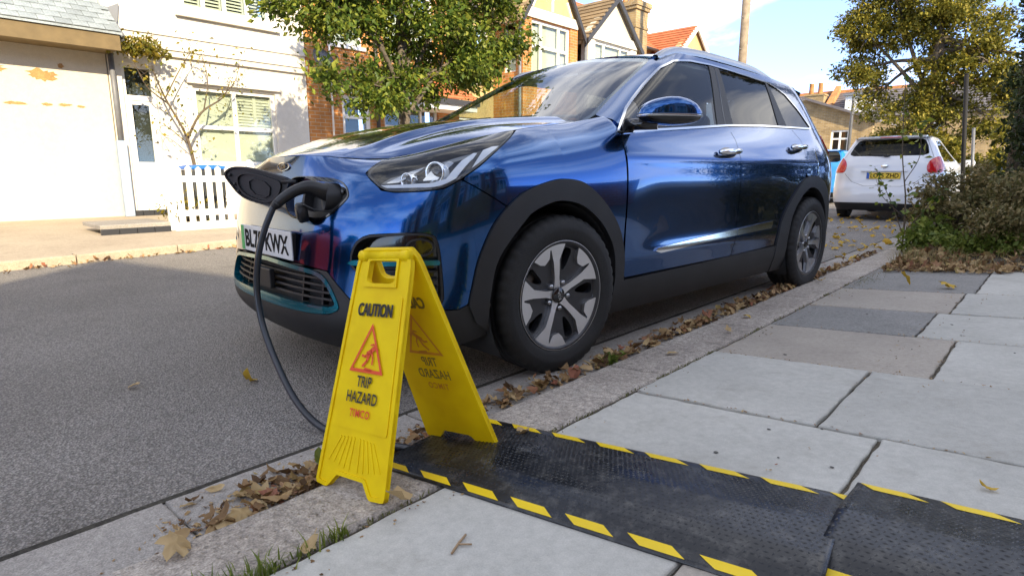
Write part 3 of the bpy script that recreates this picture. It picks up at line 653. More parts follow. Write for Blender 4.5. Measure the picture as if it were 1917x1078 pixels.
    W2 = [(1.566, 1.108), (1.672, 1.450), (1.80, 1.449), (2.074, 1.437), (2.296, 1.428), (2.236, 1.136)]
    pmk('rear_side_window', panel(G, W2, (), .012, 0, .004, 0), m_tint, car, mir)
    pmk('rear_pillar', panel(G, [(2.236, 1.136), (2.296, 1.430), (2.330, 1.428), (2.374, 1.138)], (), .010, .004, .02, 0), m_satblk, car, mir)
    W3 = [(2.374, 1.138), (2.330, 1.425), (2.45, 1.402), (2.553, 1.368), (2.682, 1.275), (2.80, 1.152)]
    pmk('quarter_window', panel(G, W3, (), .012, 0, .004, 0), m_tint, car, mir)
    # painted frame: A-pillar, cant rail, D-pillar, tailgate sides
    FR = [(.364, 1.102), (.514, 1.189), (.652, 1.267), (.802, 1.354), (.958, 1.444), (1.0, 1.462), (1.08, 1.480), (1.2, 1.490), (1.3, 1.494), (1.8, 1.504), (2.4, 1.488), (2.9, 1.447), (3.2, 1.43), (4.115, 1.43), (4.115, 1.15), (2.85, 1.15), (2.79, 1.13), (2.44, 1.12), (.70, 1.015), (.43, .995), (.425, 1.04), (.405, 1.072), (.345, 1.090)]
    RG = rnd_poly([(3.42, 1.19), (4.2, 1.19), (4.2, 1.44), (3.52, 1.44)], 1)
    pmk('body_frame', panel(G, FR, [np.array(DLO), RG], .010, 0, .02, 0), m_blue, car, mir)
    bb_ = np.linspace(.86, 1.082, 12); zz_ = np.linspace(.96, 1.105, 12); e_ = .006
    ca_ = F(np.full(12, .392), bb_); cb_ = G(np.full(12, .47), zz_); sgx = -1 if mir else 1
    pv_ = [(sgx * (p[0] - e_), p[1], p[2] - .002) for p in ca_] + [(sgx * (p[0] - e_), p[1], p[2]) for p in cb_]
    mk('pillar_base', pv_, [(i, i + 1, 13 + i, 12 + i) if mir else (12 + i, 13 + i, i + 1, i) for i in range(11)], m_blue, car, True)
    pmk('tailgate_glass', panel(G, RG, (), .03, -.004, 0, 0), m_tint, car, mir)
    # inner trim below the windows so the cabin reads as a cabin
    pmk('door_lining', panel(S, [(.45, .40), (.44, .98), (1.0, 1.045), (1.5, 1.085), (2.4, 1.125), (2.4, .80), (2.1, .40)], (), .05, -.07, 0), m_int2, car, mir)
m_screen = glassmat('windscreen_glass', (.86, .93, .92), 0.0, 1.75)
# bonnet
HO = [(x, y) for x, y in zip(HXf(np.array(_hy)), _hy)]
hood_out = [(x, y) for x, y in HO] + [(.60, .30), (.35, .285), (0, .275)]
hood_full = hood_out + [(-x, y) for x, y in hood_out[::-1]]
bon = pmk('bonnet', panel(H, hood_full, (), .012, 0, .015, GAP), m_blue, car)
pmk('cowl', panel(H, [(-.70, .272), (0, .25), (.70, .272), (.70, .345), (.60, .42), (0, .38), (-.60, .42), (-.70, .345)], (), .02, -.012, 0), m_satblk, car)
# windscreen and roof
wl = [(-1.2, 1.046), (.02, 1.046), (.046, 1.054), (.058, 1.102), (.034, 1.189), (.023, 1.267), (.007, 1.354), (-.012, 1.440), (-.10, 1.452), (-.35, 1.474), (-.7, 1.496), (-1.2, 1.502)]
pmk('windscreen', panel(WS, wl, (), .014, -.002, .004, 0, xmin=-1.1102), m_screen, car, both=True)
pmk('windscreen_band', panel(WS, wl, (), .008, -.004, 0, 0, ring=.022, xmin=-1.1102), m_glossblk, car, both=True)
rl = [(0, 1.096), (.30, 1.088), (.50, 1.070), (.548, 1.062), (.574, 1.11), (.582, 1.2), (.584, 1.8), (.590, 2.4), (.60, 3.0), (.5, 3.12), (0, 3.15)]
pmk('roof', panel(RF, rl + [(-x, y) for x, y in rl[::-1]], (), .02, 0, .03, 0), m_blue, car)
for sx in (1, -1):
    rb = MB(); pts = smooth_pts([(.556, 1.08, 1.458), (.558, 1.13, 1.484), (.558, 1.20, 1.510), (.558, 1.30, 1.527), (.558, 1.55, 1.540), (.558, 1.845, 1.541), (.558, 2.178, 1.534), (.558, 2.363, 1.516), (.556, 2.542, 1.486), (.553, 2.64, 1.46)], 6)
    n = len(pts); vs = []; fs = []
    for i, p in enumerate(pts):
        hgt = min(1, i / 6, (n - 1 - i) / 6); hh = .012 + .026 * hgt
        for dx, dz in ((.018, -hh), (.020, -.006), (.010, .004), (-.012, .004), (-.020, -.006), (-.018, -hh)): vs.append((sx * (p[0] + dx), p[1], p[2] + dz))
        if i:
            for q in range(5): fs.append(((i - 1) * 6 + q, (i - 1) * 6 + q + 1, i * 6 + q + 1, i * 6 + q))
    mk('roof_rail', vs, fs if sx < 0 else [f[::-1] for f in fs], m_satin, car, True)
    MB().tube([(sx * .56, y, z) for y, z in ((1.14, 1.478), (1.5, 1.505), (2.0, 1.508), (2.5, 1.472))], .012, 8).build('rail_foot', m_satblk, car, True)
# headlamps
m_lampgrey = plain('lamp_housing_grey', (.16, .165, .17), .3, .6)
def fpt(a, b, o=0.0):
    A_ = np.array([a]); B_ = np.array([b]); e = 1e-4
    P = F(A_, B_)[0]; n = np.cross((F(A_ + e, B_) - F(A_ - e, B_))[0], (F(A_, B_ + e) - F(A_, B_ - e))[0]); n /= np.linalg.norm(n)
    return P + n * o, n
for mir in (False, True):
    sg = -1 if mir else 1
    hl = pmk('headlamp', panel(F, HEAD, (), .010, -.050, 0, .003), m_int, car, mir)
    pmk('lamp_bezel', panel(F, HEAD, (), .006, -.004, .05, .002, ring=.011), m_satblk, hl, mir)
    pmk('lens', panel(F, HEAD, (), .008, .003, .006, .003), m_lens, hl, mir)
    drl = [(-.835, .822), (-.80, .795), (-.60, .792), (-.545, .808), (-.475, .905), (-.425, .955), (-.452, .965), (-.505, .918), (-.568, .826), (-.62, .811), (-.80, .815)]
    pmk('running_light', panel(F, drl, (), .005, -.020, .03), m_drl, hl, mir)
    pmk('lamp_divider', panel(F, [(-.515, .822), (-.49, .835), (-.405, .965), (-.43, .968)], (), .005, -.016, .03), m_satblk, hl, mir)
    rf = pmk('side_reflector', panel(F, [(-.488, .835), (-.452, .870), (-.345, .968), (-.318, .992), (-.36, .990), (-.41, .968)], (), .006, -.014, .02), m_drl, hl, mir)
    for a, b, r in ((-.600, .880, .030), (-.705, .852, .021)):
        P, n = fpt(a, b, -.040); n = Vector((n[0] * .35, n[1] * 1.1, 0.05)).normalized(); P = Vector((sg * P[0], P[1], P[2])); n = Vector((sg * n.x, n.y, n.z))
        M_ = n.to_track_quat('Z', 'Y').to_matrix().to_4x4()
        q = MB(); q.lathe([(-.02, r * 1.25), (.012, r * 1.32), (.020, r * 1.28), (.016, r * 1.05), (-.01, r * .95)], 28, lambda h, rr, t: tuple(P + M_.to_3x3() @ Vector((rr * math.cos(t), rr * math.sin(t), h)))); q.build('projector_ring', m_chrome, hl, True)
        q = MB(); q.ellipsoid(P, (r, r, r * .6), 24, 12, M_.to_3x3()); q.build('projector_lens', m_glossblk, hl, True)
    for sh in ([(-.80, .835), (-.745, .838), (-.665, .905), (-.64, .935), (-.70, .918)], [(-.655, .832), (-.60, .830), (-.535, .925), (-.55, .945), (-.60, .928)]):
        pmk('reflector_fin', panel(F, sh, (), .005, -.030, .03), m_lampin, hl, mir)
    pmk('lamp_shelf', panel(F, [(-.83, .84), (-.78, .90), (-.52, 1.0), (-.40, 1.03), (-.44, .98), (-.62, .93), (-.75, .85)], (), .01, -.040, .02), m_lampgrey, hl, mir)
# emblem on the nose
P, n = fpt(-1.66, .965, .004)
P = np.array([0.0, P[1], P[2]]); nn = Vector((0, n[1], n[2])).normalized(); ux = Vector((1, 0, 0)); uy = nn.cross(ux) * 1.0
if uy.z < 0: uy = -uy
def em(u, v, o=0.0): q = Vector(P) + ux * u + uy * v + nn * o; return tuple(q)
el = lambda k: [(-1.69 + .112 * k * math.cos(t), .965 + .045 * k * math.sin(t)) for t in np.linspace(0, 2 * math.pi, 40, endpoint=False)]
emb = pmk('emblem', panel(F, el(1), [el(.86)], .004, .005, .006, 0, xmin=-1.69), m_chrome, car, both=True)
pmk('emblem_field', panel(F, el(.93), (), .008, .002, 0, 0, xmin=-1.69), m_blue, emb, both=True)
fit_text('KIA', .066, .021, lambda u, v: em(u, v, .0035), 'lettering', m_chrome, emb, .02)
# number plate
pl = MB().box(-.26, .26, -.874, -.868, .503, .614).build('number_plate', m_white, car, bevel=.003)
MB().box(-.252, .252, -.868, -.850, .510, .607).build('plate_holder', m_satblk, pl)
MB().add([(-.257, -.8746, .506), (-.222, -.8746, .506), (-.222, -.8746, .611), (-.257, -.8746, .611)], [(0, 1, 2, 3)]).build('plate_band', m_green, pl)
fit_text('BL70 KWX', .445, .079, lambda u, v: (u + .012, -.8748, .5585 + v), 'lettering', m_black_print, pl, .035)
for x in (-.10, .205): MB().ellipsoid((x, -.875, .5585), (.006, .004, .006), 10, 6).build('plate_screw', m_white, pl, True)
# charging bay
bay = pmk('charging_bay', panel(F, P_PORT, (), .012, -.055, 0, -.004), m_satblk, car)
pmk('bay_rim', panel(F, P_PORT, (), .006, .002, .06, 0, ring=.007), m_glossblk, bay)
IN_ = rnd_poly([(-1.33, .826), (-1.02, .812), (-.972, .762), (-.976, .735), (-1.062, .676), (-1.30, .672), (-1.345, .75)], 2)
pmk('bay_ledge', panel(F, P_PORT, [IN_], .008, -.018, .04, .006), m_blue, bay)
pmk('bay_liner', panel(F, IN_, (), .006, -.016, .05, 0, ring=.022), m_clad, bay)
Pp, npn = fpt(-1.085, .754, -.02); Pp = Vector(Pp); axis = Vector((-.28, -.955, .09)).normalized()
M_ = axis.to_track_quat('Z', 'Y').to_matrix()
q = MB(); q.lathe([(-.03, .052), (.022, .052), (.026, .049), (.022, .042), (-.02, .040)], 28, lambda h, r, t: tuple(Pp + M_ @ Vector((r * math.cos(t), r * math.sin(t), h)))); q.build('socket', m_satblk, bay, True)
cp = Vector((.335, -.862, .690)); Mc = Vector((-.25, -.95, -.15)).to_track_quat('Z', 'Y').to_matrix()
q = MB(); q.lathe([(-.02, .001), (-.02, .036), (.006, .038), (.012, .034), (.012, .026), (.016, .024), (.016, .001)], 26, lambda h, r, t: tuple(cp + Mc @ Vector((r * math.cos(t), r * math.sin(t), h)))); q.build('dust_cap', m_satblk, bay, True)
MB().tube(smooth_pts([cp + Vector((.01, .01, .03)), cp + Vector((.05, -.005, .03)), cp + Vector((.09, .03, .01)), Pp + Vector((.05, .02, -.05))], 5), .003, 6).build('cap_tether', m_satblk, bay, True)
for a, b in ((-.998, .770), (-.995, .712)):
    P, n = fpt(a, b, -.012); MB().ellipsoid(P, (.011, .008, .011), 14, 8).build('bay_boss', m_glossblk, bay, True)
lb = fpt(-1.405, .80, -.0145)[0]
pmk('warning_label', panel(F, [(-1.43, .776), (-1.36, .776), (-1.36, .802), (-1.43, .802)], (), .006, -.0135, .001), m_white, bay)
pmk('warning_label', panel(F, [(-1.425, .790), (-1.365, .790), (-1.365, .800), (-1.425, .800)], (), .006, -.0128, .0005), m_orange, bay)
# open flap, hinged on the inboard side of the bay
Hh = Vector((.10, -.80, 0)); Th = Vector((-.22, -.935, 0)); eh = (Th - Hh).normalized(); nh = Vector((eh.y, -eh.x, 0))
if nh.y > 0: nh = -nh
fo = rnd_poly([(.352, .826), (.330, .850), (.275, .864), (.158, .851), (.046, .824), (-.004, .811), (-.006, .790), (.036, .729), (.083, .702), (.128, .702), (.257, .731), (.315, .786)], 2)
def flapf(e, z):
    d = -np.asarray(e, float); z = np.asarray(z, float); bow = -.10 * (d - .17) ** 2
    return np.stack([Hh.x + eh.x * d + nh.x * bow, Hh.y + eh.y * d + nh.y * bow, z + 0 * d], -1)
def ng(l): return [(-float(p[0]), float(p[1])) for p in l][::-1]
def flip(p): V, f_, n_ = p; return V, [x[::-1] for x in f_], [tuple(-np.array(q)) for q in n_]
fl = pmk('charging_flap', panel(flapf, ng(fo), (), .008, 0, .014), m_satblk, car)
pmk('flap_outer', flip(panel(flapf, ng(fo), (), .008, -.0145, 0)), m_blue, fl)
pmk('flap_edge', panel(flapf, ng(fo), (), .006, .007, .012, 0, ring=.007), m_satblk, fl)
inn = rnd_poly([(.265, .835), (.18, .838), (.07, .810), (.03, .795), (.05, .745), (.095, .715), (.15, .715), (.245, .745), (.28, .79)], 2)
pmk('flap_rib', panel(flapf, ng(inn), (), .005, .008, .01, 0, ring=.007), m_satblk, fl)
pmk('flap_rib', panel(flapf, ng(rnd_poly([(.215, .822), (.09, .792), (.105, .728), (.205, .748)], 1)), (), .005, .006, .01, 0, ring=.006), m_satblk, fl)
for d, z in ((.315, .826), (.29, .79), (.27, .76)):
    q_ = flapf(np.array([-d]), np.array([z]))[0] + np.array(nh) * .004; MB().ellipsoid(q_, (.009, .006, .007), 12, 6).build('flap_stud', m_satblk, fl, True)
MB().tube([Hh + Vector((.035, .02, .80)), Hh + eh * .03 + Vector((0, 0, .80))], .009, 8).build('flap_hinge', m_satblk, fl, True)
# door mirrors
for sx in (1, -1):
    cM = Vector((sx * .968, .585, 1.098)); ax = Vector((sx * .56, .83, 0)).normalized(); ay = Vector((-ax.y * sx * sx, ax.x, 0)).normalized()
    Mm = Matrix((ax, Vector((0, 0, 1)).cross(ax), Vector((0, 0, 1)))).transposed()
    def mshape(name, zlo, zhi, mat, sc=1.0, par=None):
        vs = []; fs = []; nu, nv = 36, 14
        for i in range(nv + 1):
            zz = zlo + (zhi - zlo) * i / nv
            for j in range(nu):
                t = 2 * math.pi * j / nu; c, s_ = math.cos(t), math.sin(t)
                f = lambda w, p: math.copysign(abs(w) ** p, w)
                k = max(0, 1 - abs(zz / .055) ** 2.6) ** (1 / 2.2)
                taper = 1 - .16 * (zz / .068) - (.10 if c > 0 else 0) * max(0, zz / .068)
                x_ = .148 * f(c, .80) * k * taper * sc; y_ = (.088 if s_ > 0 else .052) * f(s_, .85) * (0.35 + .65 * k) * sc
                vs.append(tuple(cM + Mm @ Vector((x_, y_ if sx < 0 else -y_ if False else y_ * (1 if sx > 0 else -1) * -1, zz + .012 * (1 - (x_ / .142) ** 2) * (1 if zz > 0 else 0)))))
        for i in range(nv):
            for j in range(nu): fs.append((i * nu + j, i * nu + (j + 1) % nu, (i + 1) * nu + (j + 1) % nu, (i + 1) * nu + j))
        fs += [tuple(range(nu))[::-1], tuple(range(nv * nu, nv * nu + nu))]
        return mk(name, vs, fs if sx < 0 else fs, mat, par, True)
    mr = mshape('door_mirror', -.012, .0549, m_blue, 1.0, car)
    mshape('mirror_base', -.0549, -.020, m_glossblk, .97, mr); mshape('indicator_strip', -.0205, -.0115, m_lampin, 1.006, mr)
    MB().tube([(sx * .80, .50, 1.052), (sx * .86, .515, 1.050), (sx * .93, .55, 1.058)], [.030, .026, .034], 12).build('mirror_arm', m_glossblk, mr, True)
# wipers
for pts in ([(-.60, .36, 1.098), (-.30, .33, 1.112), (.02, .36, 1.118)], [(-.02, .34, 1.112), (.30, .36, 1.108), (.56, .44, 1.100)]):
    MB().tube(smooth_pts(pts, 5), .008, 6).build('wiper', m_satblk, car, True)
# wheels -------------------------------------------------------------
def wheel(y, steer=0.0, side=1, spin=0.0, parent=car):
    cx = .775
    w = link(bpy.data.objects.new('wheel', None)); w.parent = parent; w.location = (side * cx, y, .334); w.rotation_euler = (0, 0, steer + (0 if side > 0 else math.pi)); w.empty_display_size = .1
    X = lambda h, r, t: (h, r * math.sin(t), r * math.cos(t))
    prof = [(-.085, .226), (-.100, .245), (-.1075, .275), (-.105, .300), (-.094, .323), (-.080, .332)]
    tr = []
    for g in (-.052, -.018, .018, .052): tr += [(g - .006, .334), (g - .004, .327), (g + .004, .327), (g + .006, .334)]
    prof = prof + tr + [(.080, .332), (.094, .323), (.105, .300), (.1075, .285), (.1085, .280), (.1075, .272), (.104, .252), (.100, .240), (.096, .234), (.088, .228)]
    n = 180; k = len(prof); vs = []; fs = []
    for j in range(n):
        t = 2 * math.pi * j / n
        for i, (h, r) in enumerate(prof):
            groove = (j % 4 == 0) and (.060 < abs(h) < .1) and r > .318
            vs.append(X(h, r - (.007 if groove else 0), t))
    for j in range(n):
        for i in range(k - 1): fs.append((j * k + i, j * k + i + 1, ((j + 1) % n) * k + i + 1, ((j + 1) % n) * k + i))
    mk('tyre', vs, [f[::-1] for f in fs], m_rubber, w, True)
    dish = lambda r: .086 - .010 * np.clip((r - .05) / .17, 0, 1) ** 2 * 0 - .018 * np.exp(-(r / .10) ** 2) + .004 * np.clip((r - .17) / .05, 0, 1)
    fn = lambda yy_, zz_: np.stack([dish(np.hypot(yy_, zz_)) + 0 * yy_, yy_, zz_], -1)
    q = MB(); q.lathe([(-.09, .224), (.060, .218), (.088, .222), (.096, .231), (.098, .229), (.094, .219), (.070, .205), (-.07, .198)], 72, X); q.build('rim', m_alloy_dark, w, True)
    q = MB(); q.lathe([(.0935, .2295), (.0975, .2315), (.0985, .2305), (.0965, .2275), (.0925, .2265)], 72, X); q.build('rim_edge', m_alloy, w, True)
    po = lambda r, d: (r * math.sin(R(d)), r * math.cos(R(d)))
    circ = [po(.2225, d) for d in range(0, 360, 5)]
    ops = []
    for s in range(5):
        d0 = spin + 72 * s
        ops.append([po(.098, d0 + 22), po(.150, d0 + 15.5), po(.196, d0 + 17), po(.203, d0 + 24), po(.196, d0 + 32), po(.150, d0 + 31), po(.115, d0 + 29)])
    V, Fc, N_ = panel(fn, circ, [rnd_poly(o_, 1) for o_ in ops], .006, -.016, .035, 0)
    mk('wheel_face', V, Fc, m_alloy_dark, w, True, N_)
    for s in range(5):
        d0 = spin + 72 * s
        sp = [po(.030, d0 - 40), po(.050, d0 - 18), po(.075, d0 - 10), (po(.150, d0 - 6.5)), po(.200, d0 - 7.5), po(.206, d0 - 9), po(.170, d0 - 13), po(.160, d0 - 24.5), po(.178, d0 - 31), po(.223, d0 - 36), po(.2262, d0 - 20), po(.2268, d0 - 5), po(.2268, d0 + 6), po(.224, d0 + 15), po(.196, d0 + 12.5), (po(.150, d0 + 6.5)), po(.075, d0 + 10), po(.050, d0 + 18), po(.030, d0 + 40)]
        V, Fc, N_ = panel(fn, sp, (), .0045, 0, .020, 0); mk('spoke', V, Fc, m_alloy, w, True, N_)
        a = R(d0 + 36); pn = X(.066, .057, a)
        MB().lathe([(.045, .011), (.072, .011), (.078, .008), (.079, .0005)], 12, lambda h, r, t, pn=pn: (h, pn[1] + r * math.sin(t), pn[2] + r * math.cos(t))).build('wheel_nut', m_satin, w, True)
    cap_ = MB().lathe([(.05, .034), (.074, .034), (.0775, .031), (.0785, .0003)], 32, X).build('centre_cap', m_glossblk, w, True)
    fit_text('KIA', .040, .015, lambda u, v: (.0795, -u * math.cos(R(-75)) - v * math.sin(R(-75)), -u * math.sin(R(-75)) + v * math.cos(R(-75))) if False else (.0795, u * math.cos(R(105)) - v * math.sin(R(105)), u * math.sin(R(105)) + v * math.cos(R(105))), 'lettering', m_satin, cap_, .02)
    MB().lathe([(-.005, .06), (.02, .07), (.02, .150), (-.005, .150)], 40, X).build('brake_disc', m_disc, w, True)
    MB().lathe([(-.06, .0005), (-.06, .2)], 30, X).build('wheel_back', m_int, w)
    return w
wheel(0, R(-4), 1, -9); wheel(2.7, 0, 1, 20); wheel(0, R(-4), -1, 10); wheel(2.7, 0, -1, 50)
# wheel housings, floor, cabin
for yc in (0.0, 2.70):
    for sx in (1, -1):
        vs = []; fs = []; n = 24
        for i in range(n + 1):
            t = math.pi * (-.18 + 1.36 * i / n)
            for xx in (.875, .50): vs.append((sx * xx, yc - .375 * math.cos(t) - (.04 if yc == 0 else .06), .345 + .372 * math.sin(t)))
            if i: fs.append((2 * i - 2, 2 * i - 1, 2 * i + 1, 2 * i))
        b = len(vs); vs.append((sx * .50, yc, .33))
        for i in range(n): fs.append((2 * i + 1, 2 * i + 3, b))
        mk('wheel_housing', vs, fs, m_int, car)
MB().box(-.70, .70, -.60, 3.2, .19, .30).box(-.48, .48, -.70, 3.30, .30, .60).box(-.80, .80, .45, 2.25, .20, .40).build('floorpan', m_int, car)
MB().box(-.70, .70, .35, .50, .55, .98).build('bulkhead', m_int, car)
dash = []
q = MB(); q.prism([(.42, .80), (.42, 1.045), (.62, 1.055), (.80, 1.035), (.92, .985), (.95, .90), (.90, .80)], lambda p, r, t: (t, p, r), -.70, .70); da = q.build('dashboard', m_int, car, bevel=.01)
swc = Vector((-.37, 1.02, .965)); sa = Vector((0, .90, .44)).normalized(); Ms = sa.to_track_quat('Z', 'Y').to_matrix()
MB().tube([swc + Ms @ Vector((.185 * math.cos(t), .185 * math.sin(t), 0)) for t in np.linspace(0, 2 * math.pi, 33)], .016, 8).ellipsoid(swc, (.075, .06, .03), 14, 8, Ms).tube([swc - Ms @ Vector((.17, 0, 0)), swc + Ms @ Vector((.17, 0, 0))], .014, 6).build('steering_wheel', m_int, car, True)
def seat(x, y, wdt=.50, rest=.99):
    s = MB().box(x - wdt / 2, x + wdt / 2, y - .25, y + .25, .42, .58).build('seat', m_int2, car, bevel=.04)
    q = MB(); q.prism([(y + .18, .52), (y + .30, .52), (y + .47, rest + .11), (y + .36, rest + .11)], lambda p, r, t: (t, p, r), x - wdt / 2, x + wdt / 2); q.build('backrest', m_int2, s, bevel=.04)
    q = MB(); q.ellipsoid((x, y + .45, rest + .22), (.135, .055, .095), 20, 12, None, 2.8); q.build('headrest', m_int, s, True)
seat(.37, 1.30); seat(-.37, 1.30); seat(0, 2.05, 1.2, .97)
MB().ellipsoid((0, 1.13, 1.385), (.115, .02, .035), 16, 8, None, 3).tube([(0, 1.13, 1.41), (0, 1.10, 1.45)], .01).build('rear_view_mirror', m_int, car, True)
MB().box(-.585, .585, 1.15, 2.95, 1.43, 1.445).build('headlining', plain('headlining_grey', (.45, .44, .42), .9), car)

# ------------------------------------------------------------------ charging cable (world coordinates)
def cw(x, y, z):
    t = R(-3.29); return Vector((x * math.cos(t) - y * math.sin(t), x * math.sin(t) + y * math.cos(t), z))
m_cable = plain('cable_sheath', (.018, .022, .028), .38, coat=.2, dirt=.2)
m_gun = plain('plug_plastic', (.012, .012, .013), .45, bump=.15, bscale=400)
cb = thing('charging_cable', 'black charging cable plugged into the blue car, looping down to the ramp', 'cable')
gp = [cw(.405, -.780, .757), cw(.400, -.822, .776), cw(.390, -.855, .784), cw(.374, -.895, .771), cw(.357, -.930, .747), cw(.347, -.950, .728)]
gp = smooth_pts(gp, 5); nn_ = len(gp)
MB().tube(gp, [float(np.interp(i / (nn_ - 1), [0, .12, .2, .35, .6, .85, 1], [.030, .030, .027, .024, .020, .0185, .017])) for i in range(nn_)], 16).build('plug', m_gun, cb, True)
col_ = [gp[-1] + (gp[-1] - gp[-4]) * f for f in (-.15, .3, .75, 1.3)]
MB().tube([Vector(p) for p in col_], [.018, .0160, .0140, .0120], 14).build('strain_relief', m_gun, cb, True)
for k_ in range(4):
    c0 = Vector(col_[0]).lerp(Vector(col_[3]), .30 + .17 * k_); dr = (Vector(col_[3]) - Vector(col_[0])).normalized()
    MB().tube([c0 - dr * .003, c0 + dr * .003], .0178 - .0014 * k_, 14).build('relief_ring', m_gun, cb, True)
e0 = Vector(col_[3])
cpts = [Vector(col_[2]), e0, Vector((.282, -1.018, .640)), Vector((.272, -1.044, .545)), Vector((.262, -1.055, .429)), Vector((.292, -1.06, .312)), Vector((.358, -1.06, .206)), Vector((.492, -1.068, .098)), Vector((.605, -1.066, .042)), Vector((.70, -1.055, .020)), Vector((.82, -1.035, .022)), Vector((.94, -1.01, .034)), Vector((1.02, -.99, .044)), Vector((1.10, -.97, .047))]
MB().tube(smooth_pts(cpts, 8), .0115, 14).build('cable_length', m_cable, cb, True)

# ------------------------------------------------------------------ caution sign
m_yel = bpy.data.materials.new('yellow_plastic'); m_yel.use_nodes = True
t_ = m_yel.node_tree; p_ = t_.nodes['Principled BSDF']; setp(p_, (.9, .66, .005), .48, 0, 0, .18)
tc_ = t_.nodes.new('ShaderNodeTexCoord'); n_ = t_.nodes.new('ShaderNodeTexNoise'); n_.inputs['Scale'].default_value = 14; n_.inputs['Detail'].default_value = 9; t_.links.new(tc_.outputs['Object'], n_.inputs['Vector'])
r_ = t_.nodes.new('ShaderNodeValToRGB'); r_.color_ramp.elements[0].position = .25; r_.color_ramp.elements[0].color = (.84, .58, .003, 1); r_.color_ramp.elements[1].position = .6; r_.color_ramp.elements[1].color = (.95, .70, .004, 1); t_.links.new(n_.outputs['Fac'], r_.inputs[0]); t_.links.new(r_.outputs[0], p_.inputs['Base Color'])
tl_ = t_.nodes.new('ShaderNodeBsdfTranslucent'); tl_.inputs[0].default_value = (.9, .62, .01, 1); ms_ = t_.nodes.new('ShaderNodeMixShader'); ms_.inputs[0].default_value = .16
o_ = [x for x in t_.nodes if x.type == 'OUTPUT_MATERIAL'][0]; t_.links.new(p_.outputs[0], ms_.inputs[1]); t_.links.new(tl_.outputs[0], ms_.inputs[2]); t_.links.new(ms_.outputs[0], o_.inputs[0])
m_print_blk = plain('sign_black_print', (.02, .018, .01), .5)
m_print_red = plain('sign_red_print', (.72, .075, .008), .5)
m_ghost_blk = plain('print_showing_through', (.26, .19, .02), .5)
m_ghost_red = plain('red_print_showing_through', (.66, .30, .012), .5)
sign = thing('caution_sign', 'yellow folding caution sign with trip hazard warning standing on the kerb', 'safety sign', (1.128, -1.242, pz(1.128)), 0)
up_s = Vector((-SL, 0, 1)).normalized()
